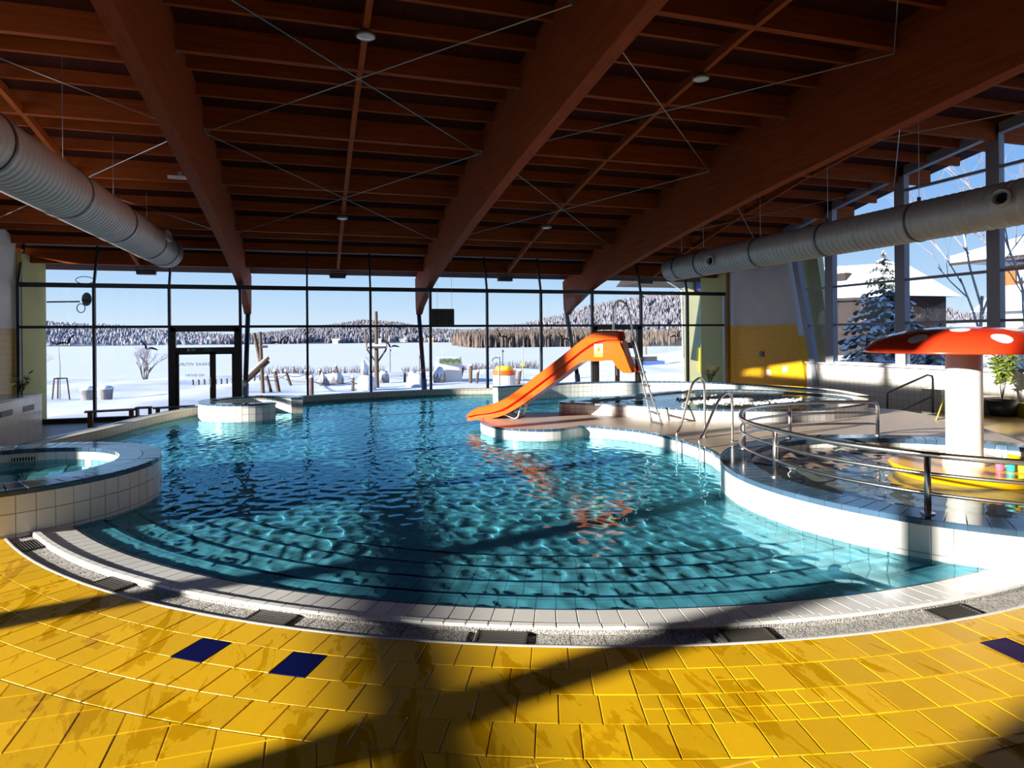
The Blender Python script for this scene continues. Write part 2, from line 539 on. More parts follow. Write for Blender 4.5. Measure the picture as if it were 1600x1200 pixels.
def sector(r0, r1, da):
    h = math.radians(da) / 2
    return [(r0 * math.cos(-h), r0 * math.sin(-h)), (r1 * math.cos(-h), r1 * math.sin(-h)), (r1 * math.cos(h), r1 * math.sin(h)), (r0 * math.cos(h), r0 * math.sin(h))]

RINGS = [(8.39, 8.665, -118.9, 1.553), (8.665, 8.94, -118.1, 1.553), (8.94, 9.215, -117.17, 1.42), (9.215, 9.49, -116.4, 1.40)]
ang_lo = [-160, -152, -146, -141]; ang_hi = [-76, -78, -79, -80]
NTILE = 0
for ri, (r0, r1, a0, da) in enumerate(RINGS):
    me = tile_mesh('tile', 'yellow_tile', sector(r0, r1, da), -.02, 0, .009)
    mn = tile_mesh('tile', 'navy_tile', sector(r0, r1, da), -.02, 0, .009)
    rm = (r0 + r1) / 2
    sm = [tile_mesh('small_tile', 'yellow_tile', sector(a, b, da / 2), -.02, 0, .008) for a, b in ((r0, rm), (rm, r1))]
    k0 = int(math.floor((ang_lo[ri] - a0) / da)); k1 = int(math.ceil((ang_hi[ri] - a0) / da))
    for k in range(k0, k1):
        a = a0 + da * (k + .5)
        loc = (C0[0], C0[1], random.uniform(-.0012, .0008))
        if ri == 1 and (abs(a + 125.1) < .7 or abs(a + 120.4) < .7 or abs(a + 91.55) < .78):
            link('tile', mn, floor, loc, math.radians(a)); continue
        if (ri == 2 and -107.3 < a < -100.5) or (ri == 1 and -104.6 < a < -101.8):
            for q in (-.25, .25):
                for mm in sm:
                    link('small_tile', mm, floor, loc, math.radians(a + q * da))
            continue
        link('tile', me, floor, loc, math.radians(a)); NTILE += 1
# straight tiles beyond the rings
TX, TY = .2435, .29
gx0, gy0 = -1.46 - TX * 12, 4.31 - TY * 12
def clip_circle(p, R):
    out = []; n = len(p)
    d = [math.hypot(q[0] - C0[0], q[1] - C0[1]) - R for q in p]
    for i in range(n):
        j = (i + 1) % n
        if d[i] >= 0: out.append(p[i])
        if d[i] * d[j] < 0:
            t = d[i] / (d[i] - d[j]); out.append((p[i][0] + (p[j][0] - p[i][0]) * t, p[i][1] + (p[j][1] - p[i][1]) * t))
    return out
full = tile_mesh('tile', 'yellow_tile', [(-TX / 2, -TY / 2), (TX / 2, -TY / 2), (TX / 2, TY / 2), (-TX / 2, TY / 2)], -.02, 0, .009)
rest = MB()
for i in range(0, 60):
    for j in range(-6, 30):
        x, y = gx0 + TX * i, gy0 + TY * j
        q = [(x, y), (x + TX, y), (x + TX, y + TY), (x, y + TY)]
        c = clip_circle(q, 9.492)
        if len(c) < 3: continue
        # in view only: between the frame's lower edge and the rings
        xc, yc = x + TX / 2, y + TY / 2
        n_ = xc * math.sin(YAW) + yc * math.cos(YAW); r_ = xc * math.cos(YAW) - yc * math.sin(YAW)
        vis = n_ > 2.9 and abs(r_) < n_ * .80 + .1
        if vis:
            if len(c) == 4 and c == q:
                link('tile', full, floor, (xc, yc, random.uniform(-.0012, .0008)))
            else:
                ar = abs(sum(c[k][0] * c[(k + 1) % len(c)][1] - c[(k + 1) % len(c)][0] * c[k][1] for k in range(len(c)))) / 2
                if ar > .0006:
                    link('tile', tile_mesh('tile', 'yellow_tile', c, -.02, 0, .009, .004), floor, (0, 0, 0))
        elif n_ > 0.2 or j > -4:
            rest.add([(a, b, -.004) for a, b in c], [tuple(range(len(c)))])
o = obj('tile_field', rest, 'yellow_tile', floor, fix=False); o['kind'] = 'stuff'
back_bed = MB().prism([(XL, -12), (XR, -12), (XR, 8.0), (13.2, 8.0), (12.0, 3.0), (4.3, 2.0), (-1.5, 2.2), (-5.6, 8.0), (XL, 8.0)], -.2, -.02)
obj('screed', back_bed, 'yellow_tile', floor)

# ================================================================== THE POOL
pool = thing('swimming_pool', (C0[0], C0[1], -.36), 'large round turquoise swimming pool with curved entry steps', 'pool')
ZB = -.36
bt = MB()
bt.add([(p[0], p[1], ZB) for p in basin], list(tessellate_polygon([[Vector((*p, 0)) for p in basin]])))
obj('basin_floor', bt, 'pool_bottom', pool, wet=True)
obj('basin_wall', MB().wall(left_far, ZB, .0).wall(near[60:], ZB, -.03), 'pool_wall', pool, wet=True, fix=False)
dr = obj('floor_drain', MB().lathe([(.0, .02), (.14, .02), (.16, 0)], 20, (1.05, 6.15, ZB)), 'grate', pool, wet=True)
# steps
SH = .065
stepR = [7.77, 7.45, 7.09, 6.71, 6.33]
for i, r in enumerate(stepR):
    zt = -.02 - SH * (i + 1) if i < 4 else None
    ri = stepR[i + 1] if i < 4 else None
    z_top = -.02 - SH * i
    rr = stepR[i]; ro = stepR[i - 1] if i else 7.80
    a_i = arc(C0, rr, -62, -166, 100); a_o = arc(C0, ro, -62, -166, 100)
    s = MB()
    s.ribbon(a_o, a_i, z_top if i else -.05); s.wall(a_i, ZB if i == 4 else z_top - SH, z_top)
    so = obj('step', s, 'pool_wall', pool, wet=True, fix=False)
    e = MB(); b1 = arc(C0, rr + .035, -62, -166, 100); b2 = arc(C0, rr - .006, -62, -166, 100)
    e.ribbon(b1, b2, z_top + .004); e.wall(b2, z_top - .03, z_top + .004)
    obj('step_nosing', e, 'blue_tile', so, wet=True, fix=False)
# curb tiles, nosing, gutter
cm = tile_mesh('curb_tile', 'white_tile', sector(7.80, 8.09, 1.1), -.05, .005, .007)
for v in cm.vertices:                                       # slopes gently into the water
    v.co.z += (math.hypot(v.co.x, v.co.y) - 8.09) * .045
nm = tile_mesh('nosing_tile', 'white_tile', sector(8.09, 8.165, 1.1), -.06, .028, .006, .012)
for k in range(-41, 40):
    a = math.radians(-112.24 + 1.1 * (k + .5)); 
    if not -163 < math.degrees(a) < -68: continue
    c = link('curb_tile', cm, pool, None, a); c.location = (C0[0], C0[1], 0); c.matrix_parent_inverse = Matrix.Translation(-Vector(pool['_org'])); c.cycles.is_caustics_receiver = True
    c = link('nosing_tile', nm, pool, None, a); c.location = (C0[0], C0[1], 0)
obj('curb_bed', MB().ribbon(arc(C0, 7.78, -172, -55, 110), arc(C0, 8.17, -172, -55, 110), -.032, -.02), 'grout', pool, fix=False, wet=True)
gut = MB(); g0 = arc(C0, 8.165, -172, -50, 120); g1 = arc(C0, 8.365, -172, -50, 120)
gut.ribbon(g0, g1, -.03); gut.wall(g0, -.05, .01); gut.wall(g1, -.04, 0)
obj('gutter', gut, 'gutter_stone', pool, fix=False)
gm = tile_mesh('gutter_tile', 'gutter_stone', sector(8.17, 8.36, 1.6), -.04, -.018, .006, .003)
em = tile_mesh('edge_strip', 'white_tile', sector(8.365, 8.392, 2.2), -.03, .003, .004, .003)
grA = [-148.57, -136.2, -124.4, -112.6, -101.2, -89.8]
for k in range(60):
    a = -163 + 1.6 * k
    if a > -68: break
    if min(abs(a - g) for g in grA) < 1.2: continue
    c = link('gutter_tile', gm, pool, None, math.radians(a)); c.location = (C0[0], C0[1], 0)
for k in range(44):
    c = link('edge_strip', em, pool, None, math.radians(-163 + 2.2 * k)); c.location = (C0[0], C0[1], 0)
for a in grA:                                               # drain grates in the gutter
    th = math.radians(a); u = Vector((math.cos(th), math.sin(th), 0)); w = Vector((-u.y, u.x, 0))
    c = Vector((*C0, -.012)) + u * 8.265
    rot = Matrix((u, w, Vector((0, 0, 1)))).transposed()
    g = obj('drain_grate', MB().box(c - Vector((0, 0, .016)), (.185, .34, .012), mat=rot), 'void', pool)
    fr = MB()
    for s_ in (-1, 1):
        fr.box(c + u * s_ * .086, (.014, .34, .02), mat=rot); fr.box(c + w * s_ * .165, (.185, .014, .02), mat=rot)
    obj('grate_frame', fr, 'grate', g)
    for k in range(6):
        obj('grate_bar', MB().box(c + u * (-.06 + .024 * k), (.009, .32, .016), mat=rot), 'grate', g)
# raised rim on the left and far side
rim = MB(); rim.wall(left_far, -.3, .15); rim.wall(rim_out, ZF, .15); rim.wall([left_far[0], rim_out[0]], ZF, .15)
obj('rim_wall', rim, 'curb_beige', pool, fix=False, wet=True)
ca, cb = offset(left_far, -.02), offset(left_far, .30)
obj('rim_cap', MB().ribbon(ca, cb, .18).wall(ca, .145, .18).wall(cb, .145, .18), 'curb_beige', pool, fix=False)
ce, cf = offset(left_far, .24), offset(left_far, .306)
obj('rim_edge', MB().ribbon(ce, cf, .186).wall(ce, .17, .186).wall(cf, .14, .186), 'blue_cap', pool, fix=False)

# ---- beige deck island between the pools
deck_edge = smooth_path([(4.0, 14.55), (3.62, 14.1), (3.42, 13.4), (3.45, 12.6), (3.72, 12.08), (4.15, 11.80), (4.6, 11.78), (4.95, 11.92), (5.16, 12.02), (5.36, 11.86), (5.62, 11.5), (5.9, 11.0), (6.03, 10.3), (6.02, 9.5), (5.93, 8.8), (5.75, 8.1), (6.2, 7.2)], 5)
deck_poly = deck_edge + [(8.5, 6.5), (10.3, 6.6), (11.2, 7.75), (12.15, 9.15), (12.95, 10.6), (13.25, 12.0), (12.6, 13.2), (9.5, 13.3), (6.6, 14.0), (5.5, 14.45), (4.8, 14.6)]
deck = thing('pool_deck', (6.0, 12.0, ZB), 'beige tiled deck island carrying the slide between the pools', 'deck')
dk = MB(); dk.add([(p[0], p[1], .2) for p in deck_poly], list(tessellate_polygon([[Vector((*p, 0)) for p in deck_poly]])))
obj('deck_top', dk, 'deck_tile', deck)
obj('deck_side', MB().wall(deck_poly, ZB, .2, True), 'tub_tile', deck, fix=False, wet=True)
d0, d1 = offset(deck_edge, .045), offset(deck_edge, -.012)
obj('deck_edge_trim', MB().ribbon(d0, d1, .207).wall(d1, .165, .207), 'blue_cap', deck, fix=False, wet=True)

# ---- paddling pool with the mushroom fountain
CK, RKO, RKI = (7.55, 5.98), 2.78, 2.41
kid = thing('paddling_pool', (CK[0], CK[1], ZB), 'raised round paddling pool with white tiled wall and dark blue rim', 'pool')
obj('core', MB().wall(arc(CK, RKO - .015, 0, 360, 120), ZB, .30).wall(arc(CK, RKI + .012, 0, 360, 120), .0, .29).ribbon(arc(CK, RKO - .01, 0, 360, 120), arc(CK, RKI, 0, 360, 120), .28), 'grout_dark', kid, fix=False, wet=True)
da = 3.5
wm_ = {}
def wall_tile(name, mat, R, da, z0, z1, gap, out=.0, inner=False, t=.016):
    """tile on a vertical round wall, built at angle 0"""
    h = math.radians(da) / 2; g = gap / 2 / R
    ro = R + out; s = -1 if inner else 1
    vs = []
    for rr, e in ((ro - s * t, 0), (ro - s * .003, 0), (ro, .004)):
        for a, z in ((-h + g, z0 + gap / 2 + e), (h - g, z0 + gap / 2 + e), (h - g, z1 - gap / 2 - e), (-h + g, z1 - gap / 2 - e)):
            a2 = a * (1 - e * 2 / (h * R))
            vs.append((rr * math.cos(a2), rr * math.sin(a2), z))
    fs = [(8, 9, 10, 11)]
    for k in (0, 4):
        for i in range(4): fs.append((k + i, k + (i + 1) % 4, k + 4 + (i + 1) % 4, k + 4 + i))
    if inner: fs = [tuple(reversed(f)) for f in fs]
    me = bpy.data.meshes.new(name); me.from_pydata(vs, [], fs); me.materials.append(M[mat]); return me
def ring_of(me, name, parent, c, angs, wet=True):
    inv = Matrix.Translation(-Vector(parent['_org']))
    for a in angs:
        o = link(name, me, parent, None, math.radians(a)); o.location = (c[0], c[1], 0); o.matrix_parent_inverse = inv
        if wet: o.cycles.is_caustics_receiver = True
for z0, z1 in ((.03, .285), (-.225, .03)):
    ring_of(wall_tile('wall_tile', 'white_tile', RKO, da, z0, z1, .005), 'wall_tile', kid, CK, [118 + da * k for k in range(50)])
obj('lower_wall', MB().wall(arc(CK, RKO, 0, 360, 100), ZB, -.225), 'pool_wall', kid, fix=False, wet=True)
ring_of(tile_mesh('rim_tile', 'blue_tile', sector(RKI - .02, RKO - .045, da), .27, .34, .007), 'rim_tile', kid, CK, [da * k + 1 for k in range(103)], False)
ring_of(tile_mesh('edge_tile', 'blue_tile', sector(RKO - .045, RKO + .012, da), .285, .342, .007, .008), 'edge_tile', kid, CK, [da * k + 1 for k in range(103)], False)
ring_of(wall_tile('inner_tile', 'white_tile', RKI, 3.913, .02, .30, .006, inner=True), 'inner_tile', kid, CK, [3.913 * k for k in range(-14, 36)])
kb = MB(); kb.add([(*p, .03) for p in arc(CK, RKI, 0, 360, 90)[:-1]], [tuple(range(90))]); obj('basin_floor', kb, 'tub_tile', kid, wet=True, fix=False)

# ---- small round tub on the left
CT, RTO, RTI = (-3.72, 9.42), 1.78, 1.30
tub = thing('plunge_tub', (CT[0], CT[1], ZB), 'round tiled plunge tub with blue rim jutting into the pool', 'pool')
obj('core', MB().wall(arc(CT, RTO - .015, 0, 360, 90), ZB, .45).wall(arc(CT, RTI + .012, 0, 360, 90), -.1, .46).ribbon(arc(CT, RTO - .01, 0, 360, 90), arc(CT, RTI, 0, 360, 90), .452), 'grout_dark', tub, fix=False, wet=True)
da = 5.6
for z0, z1 in ((.235, .44), (.02, .235), (-.195, .02)):
    ring_of(wall_tile('wall_tile', 'white_tile', RTO, da, z0, z1, .005), 'wall_tile', tub, CT, [-100 + da * k for k in range(36)])
obj('lower_wall', MB().wall(arc(CT, RTO, 0, 360, 70), ZB, -.195), 'pool_wall', tub, fix=False, wet=True)
ring_of(tile_mesh('rim_tile', 'blue_tile', sector(RTI - .012, 1.555, da), .42, .478, .007), 'rim_tile', tub, CT, [da * k for k in range(64)], False)
ring_of(tile_mesh('rim_tile', 'blue_tile', sector(1.555, RTO + .012, da), .42, .48, .007, .012), 'rim_tile', tub, CT, [da * k for k in range(64)], False)
ring_of(wall_tile('inner_tile', 'white_tile', RTI, 6.0, .20, .445, .006, inner=True), 'inner_tile', tub, CT, [6 * k for k in range(-8, 32)])
ring_of(wall_tile('inner_tile', 'white_tile', RTI, 6.0, -.06, .20, .006, inner=True), 'inner_tile', tub, CT, [6 * k for k in range(-8, 32)])
kb = MB(); kb.add([(*p, -.06) for p in arc(CT, RTI, 0, 360, 70)[:-1]], [tuple(range(70))]); obj('basin_floor', kb, 'tub_tile', tub, wet=True, fix=False)
# jet inlet grille on the inner wall
th = math.radians(98); u = Vector((math.cos(th), math.sin(th), 0)); w = Vector((-u.y, u.x, 0)); rot = Matrix((u, w, Vector((0, 0, 1)))).transposed()
c = Vector((*CT, .345)) + u * (RTI - .02)
g = obj('inlet_grille', MB().box(c, (.03, .34, .12), mat=rot), 'beige_tile', tub)
obj('grille_slot', MB().box(c - u * .006, (.03, .27, .05), mat=rot), 'void', g)
for k in range(8): obj('grille_bar', MB().box(c - u * .016 + w * (-.115 + k * .033), (.02, .012, .055), mat=rot), 'beige_tile', g)

# ---- whirlpool: oval tub and the curved wall behind it
wt = smooth_path([(5.55, 14.3), (6.15, 13.6), (6.84, 12.74), (7.52, 11.95), (8.4, 11.38), (9.3, 11.08), (10.5, 11.05), (12.0, 11.65), (12.85, 12.9), (12.5, 14.6), (11.5, 15.7), (10.2, 16.05), (8.9, 15.75), (7.7, 15.15), (6.5, 14.75)], 5, True)
spa = thing('whirlpool_tub', (9.5, 13.5, ZB), 'raised oval whirlpool tub with white tiled side and dark blue rim', 'pool')
wi = offset(wt, .3, True)
obj('outer_wall', MB().wall(wt, ZB, .43, True), 'tub_tile', spa, fix=False, wet=True)
obj('inner_wall', MB().wall(wi, .05, .43, True), 'tub_tile', spa, fix=False, wet=True)
wo = offset(wt, -.012, True)
obj('rim', MB().ribbon(wo, wi, .46, None, True).wall(wo, .42, .46, True).wall(wi, .42, .46, True), 'blue_cap', spa, fix=False)
kb = MB(); kb.add([(*p, .06) for p in wi], list(tessellate_polygon([[Vector((*p, 0)) for p in wi]]))); obj('basin_floor', kb, 'tub_tile', spa, wet=True)
bx = smooth_path([(8.0, 13.2), (8.6, 12.4), (10, 12.15), (11.2, 12.6), (11.6, 13.5), (11.0, 14.5), (9.8, 14.8), (8.6, 14.3)], 4, True)
obj('seat_ring', MB().ribbon(bx, offset(bx, .22, True), .42, None, True).wall(bx, .06, .42, True), 'blue_cap', spa, fix=False, wet=True)

bw = thing('curved_pool_wall', (9.5, 19.0, ZB), 'tall curved white tiled wall with dark cap behind the whirlpool', 'wall')
r2 = offset(ring_wall, .26)
obj('inner_face', MB().wall(ring_wall, ZB, .43), 'tub_tile', bw, fix=False, wet=True)
obj('outer_face', MB().wall(r2, ZB, .43).wall([ring_wall[0], r2[0]], ZB, .43).wall([ring_wall[-1], r2[-1]], ZB, .43), 'tub_tile', bw, fix=False, wet=True)
q0, q1 = offset(ring_wall, -.012), offset(ring_wall, .272)
obj('cap', MB().ribbon(q0, q1, .465).wall(q0, .42, .465).wall(q1, .42, .465), 'blue_cap', bw, fix=False)

# ---- curved seating niche at the far left of the pool
CN = (-1.55, 18.25)
ni = thing('seating_niche', (CN[0], CN[1], ZB), 'white tiled curved seating niche standing at the far pool edge', 'pool')
no, nn = arc(CN, 1.28, 8, 300, 40), arc(CN, .98, 8, 300, 40)
obj('outer_wall', MB().wall(no, ZB, .38).wall([no[0], nn[0]], ZB, .38).wall([no[-1], nn[-1]], ZB, .38), 'tub_tile', ni, fix=False, wet=True)
obj('inner_wall', MB().wall(nn, ZB, .38), 'tub_tile', ni, fix=False, wet=True)
n1, n2 = arc(CN, 1.292, 7.4, 300.6, 40), arc(CN, .968, 7.4, 300.6, 40)
obj('rim', MB().ribbon(n1, n2, .415).wall(n1, .37, .415).wall(n2, .37, .415).wall([n1[0], n2[0]], .37, .415).wall([n1[-1], n2[-1]], .37, .415), 'blue_cap', ni, fix=False)

# ---- water surfaces
rng = np.random.default_rng(5)
WAV = [(rng.uniform(.14, .34), rng.uniform(0, 2 * PI), rng.uniform(0, 2 * PI)) for _ in range(46)]
def wave(X, Y, amp):
    Z = np.zeros_like(X)
    for l, a, p in WAV:
        Z += amp * l * np.sin(2 * PI / l * (X * math.cos(a) + Y * math.sin(a)) + p)
    return Z
def water(parent, poly, holes, z, amp, step, mat='water'):
    P = np.array(poly); x0, y0 = P.min(0) - .1; x1, y1 = P.max(0) + .1
    xs = np.arange(x0, x1, step); ys = np.arange(y0, y1, step)
    X, Y = np.meshgrid(xs, ys)
    m = inside(poly, X, Y)
    for h in holes: m &= ~inside(h, X, Y)
    q = m[:-1, :-1] | m[1:, :-1] | m[:-1, 1:] | m[1:, 1:]
    Z = z + wave(X, Y, amp)
    idx = np.arange(X.size).reshape(X.shape)
    F = np.stack([idx[:-1, :-1][q], idx[:-1, 1:][q], idx[1:, 1:][q], idx[1:, :-1][q]], -1)
    used, inv = np.unique(F, return_inverse=True)
    V = np.stack([X.ravel()[used], Y.ravel()[used], Z.ravel()[used]], -1)
    F = inv.reshape(F.shape)
    me = bpy.data.meshes.new('water')
    me.vertices.add(len(V)); me.vertices.foreach_set('co', V.ravel())
    me.loops.add(F.size); me.loops.foreach_set('vertex_index', F.ravel())
    me.polygons.add(len(F)); me.polygons.foreach_set('loop_start', np.arange(0, F.size, 4)); me.polygons.foreach_set('loop_total', np.full(len(F), 4))
    me.polygons.foreach_set('use_smooth', np.ones(len(F), bool))
    me.update(calc_edges=True); me.validate()
    me.materials.append(M[mat])
    o = link('water', me, parent); o.cycles.is_caustics_caster = True
    return o
wpoly = arc(C0, 7.86, -62, -166, 90) + offset(left_far, .1) + [(8.4, 20.2)] + offset(ring_wall, .1)[18:] + [(10.2, 12.0), (8.4, 8.0)]
holes = [arc(CK, RKO - .1, 0, 359, 40), arc(CT, RTO - .1, 0, 359, 40), offset(wt, .12, True), [(p[0], p[1]) for p in offset(deck_poly, .12, True)]]
water(pool, wpoly, holes, -.020, .0013, .025)
water(kid, arc(CK, RKI + .02, 0, 358, 60), [], .2, .0010, .05, 'water_clear')
water(tub, arc(CT, RTI + .02, 0, 358, 60), [], .31, .0005, .05, 'water')
water(spa, offset(wt, .28, True), [], .425, .0007, .05, 'water_clear')
# ================================================================== ROOF
YE, YB = 25.7, -12.0
ys = [YB + (YE - YB) * i / 48 for i in range(49)]
rf = MB()
for i in range(48):
    a, b = ys[i], ys[i + 1]
    za, zb = roof_z(a), roof_z(b)
    rf.add([(XL - 1.5, a, za), (XR + 1.5, a, za), (XR + 1.5, b, zb), (XL - 1.5, b, zb), (XL - 1.5, a, za + .25), (XR + 1.5, a, za + .25), (XR + 1.5, b, zb + .25), (XL - 1.5, b, zb + .25)],
           [(0, 3, 2, 1), (4, 5, 6, 7)] + ([(0, 1, 5, 4)] if i == 0 else []) + ([(3, 7, 6, 2)] if i == 47 else []))
rf.add([(XL - 1.5, y, roof_z(y) + z) for y in ys for z in (0, .25)], [(2 * i, 2 * i + 1, 2 * i + 3, 2 * i + 2) for i in range(48)])
rf.add([(XR + 1.5, y, roof_z(y) + z) for y in ys for z in (0, .25)], [(2 * i, 2 * i + 2, 2 * i + 3, 2 * i + 1) for i in range(48)])
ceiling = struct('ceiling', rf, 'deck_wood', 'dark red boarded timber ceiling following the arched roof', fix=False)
main_rows = [24.05, 21.07, 18.0, 15.1, 12.2, 9.3, 6.4, 3.5, .6, -2.3, -5.2, -8.1, -11.0]
bounds = [XL - 1.2] + BEAM_X + [XR + 1.2]
pl_cache = {}
def purlin(x0, x1, y, w, h):
    L = round(x1 - x0, 2); key = (L, w, h)
    if key not in pl_cache:
        pl_cache[key] = MB().box((0, 0, -h / 2), (L, w, h)).mesh('purlin', 'purlin_wood')
    link('purlin', pl_cache[key], ceiling, ((x0 + x1) / 2, y, roof_z(y) + .01))
for b in range(4):
    xa, xb = bounds[b] + (.12 if b else 0), bounds[b + 1] - (.12 if b < 3 else 0)
    for i, y in enumerate(main_rows):
        purlin(xa, xb, y, .14, .46)
        if i + 1 < len(main_rows):
            y2 = main_rows[i + 1]
            purlin(xa, xb, y + (y2 - y) / 3, .09, .25); purlin(xa, xb, y + (y2 - y) * 2 / 3, .09, .25)
    xm = (BEAM_X[b] - 6.364 / 2) if b < 3 else BEAM_X[2] + 6.364 / 2
    for i in range(len(main_rows) - 1):                     # short struts between the main purlins in mid-bay
        ya, yb = main_rows[i], main_rows[i + 1]
        m_ = MB().bar((xm, ya - .07, roof_z(ya) - .37), (xm, yb + .07, roof_z(yb) - .37), .10, .16)
        obj('purlin_strut', m_, 'rail_wood', ceiling)
for bx_ in BEAM_X:
    for y in main_rows[:8]:
        for s_ in (-1, 1):
            obj('hanger', MB().box((bx_ + s_ * .135, y, roof_z(y) - .44), (.03, .2, .07)), 'steel_dark', ceiling)

def beam_bottom(y):
    P = [(-12, 3.9), (-8, 4.85), (-3, 5.75), (1, 6.2), (4, 6.28), (7, 6.1), (9.5, 5.82), (13.3, 5.42), (17, 4.92), (20, 4.45), (23.5, 3.84), (25.7, 2.92)]
    return float(np.interp(y, [p[0] for p in P], [p[1] for p in P]))
by = [-11.8 + i * (25.75 + 11.8) / 60 for i in range(61)]
bb = np.array([beam_bottom(y) for y in by]); bb = np.convolve(np.pad(bb, 2, mode='edge'), np.ones(5) / 5, 'valid'); bb[-1] = 2.92
for i, bx_ in enumerate(BEAM_X):
    m_ = MB(); w = .12
    prof = [(y, bb[k]) for k, y in enumerate(by)] + [(by[-1] + .15, 3.2), (by[-1] + .25, roof_z(by[-1] + .2))] + [(y, roof_z(y) + .02) for y in reversed(by)]
    n = len(prof)
    tr = tessellate_polygon([[Vector((p[0], p[1], 0)) for p in prof]])
    m_.add([(bx_ - w, p[0], p[1]) for p in prof] + [(bx_ + w, p[0], p[1]) for p in prof],
           [tuple(t) for t in tr] + [tuple(n + k for k in reversed(t)) for t in tr] + [(k, (k + 1) % n, n + (k + 1) % n, n + k) for k in range(n)])
    o = struct('roof_beam', m_, 'glulam', ['arched glulam roof beam nearest the grey hanging duct on the left', 'arched glulam roof beam in the middle of the ceiling', 'arched glulam roof beam running above the right window wall'][i])
    st = thing('strut_column', (bx_, 24.5, -.9), ['slanted blue grey steel strut outside behind the double door', 'slanted blue grey steel strut outside behind the pictogram board', 'slanted blue grey steel strut outside behind the slide chute'][i], 'column', 'slanted struts carrying the roof beams outside')
    obj('tube', MB().tube([(bx_, 25.9, 3.1), (bx_, 24.72, .35)], .085, 12), 'frame_dark', st, smooth=True)
    obj('base', MB().tube([(bx_, 24.75, .42), (bx_, 24.45, -.9)], .11, 12), 'frame_light', st, smooth=True)
# bracing rods between the beams
for b in range(4):
    xa = bounds[b] if b else XL; xb = bounds[b + 1] if b < 3 else XR
    for (i, j), dist in zip(((1, 3), (3, 5), (5, 7)), ('farthest', 'middle', 'nearest')):
        ya, yb = main_rows[i], main_rows[j]
        for k, (p, q) in enumerate((((xa + .15, ya), (xb - .15, yb)), ((xb - .15, ya), (xa + .15, yb)))):
            m_ = MB().tube([(p[0], p[1], roof_z(p[1]) - .52 - .03 * k), (q[0], q[1], roof_z(q[1]) - .52 - .03 * k)], .011, 5)
            side_ = ('over the left duct', 'between left and middle beams', 'between middle and right beams', 'over the right duct')[b]
            tag(obj('tie_rod', m_, 'cable'), 'steel bracing rod %s, %s cross, nearer end at %s' % (side_, dist, ('right', 'left')[k]), 'tie rod', 'steel bracing rods under the ceiling')

# ================================================================== WINDOW FRONT
def quad_pane(m_, a, b, c, d, t=.01):
    """glass pane of four corners with a little thickness"""
    a, b, c, d = map(Vector, (a, b, c, d)); n = (b - a).cross(d - a).normalized() * t / 2
    m_.add([a - n, b - n, c - n, d - n, a + n, b + n, c + n, d + n], [(0, 3, 2, 1), (4, 5, 6, 7), (0, 1, 5, 4), (1, 2, 6, 5), (2, 3, 7, 6), (3, 0, 4, 7)])
    return m_
YH, ZH = 23.62, 5.03
nwin = 0
for k in range(-1, 11):
    nwin += 1
    x0, x1 = K0 + BAY * k, K0 + BAY * (k + 1)
    if k == -1: x0 = XL + .12
    if k == 10: x1 = XR - .35
    w = thing('window_%d' % nwin, ((x0 + x1) / 2, YF, ZF), None, kind='structure')
    mw = .075 if k not in (2, 5, 8) else .085
    obj('mullion', MB().box((x0, YF, (ZF + Z1) / 2), (mw, .14, Z1 - ZF)), 'frame_dark', w)
    obj('mullion', MB().bar((x0, YF, Z1), (x0, YH, ZH), .06, .1), 'frame_dark', w)
    if k == 10:
        obj('mullion', MB().box((x1, YF, (ZF + Z1) / 2), (.1, .14, Z1 - ZF)), 'frame_light', w)
    obj('transom', MB().box(((x0 + x1) / 2, YF - .01, Z1), (x1 - x0, .15, .14)), 'frame_dark', w)
    obj('transom', MB().box(((x0 + x1) / 2, YF, Z2), (x1 - x0, .1, .085)), 'frame_dark', w)
    obj('head', MB().tube([(x0, YH, ZH), (x1, YH, ZH)], .05, 8), 'frame_grey', w)
    obj('sill', MB().box(((x0 + x1) / 2, YF, ZF + .07), (x1 - x0, .2, .14)), 'frame_dark', w)
    obj('pane', quad_pane(MB(), (x0, YF, Z1), (x1, YF, Z1), (x1, YH, ZH), (x0, YH, ZH)), 'glass', w)
    obj('pane', quad_pane(MB(), (x0, YF, Z2), (x1, YF, Z2), (x1, YF, Z1), (x0, YF, Z1)), 'glass', w)
    if k not in (1, 8):
        obj('pane', quad_pane(MB(), (x0, YF, ZF), (x1, YF, ZF), (x1, YF, Z2), (x0, YF, Z2)), 'glass', w)

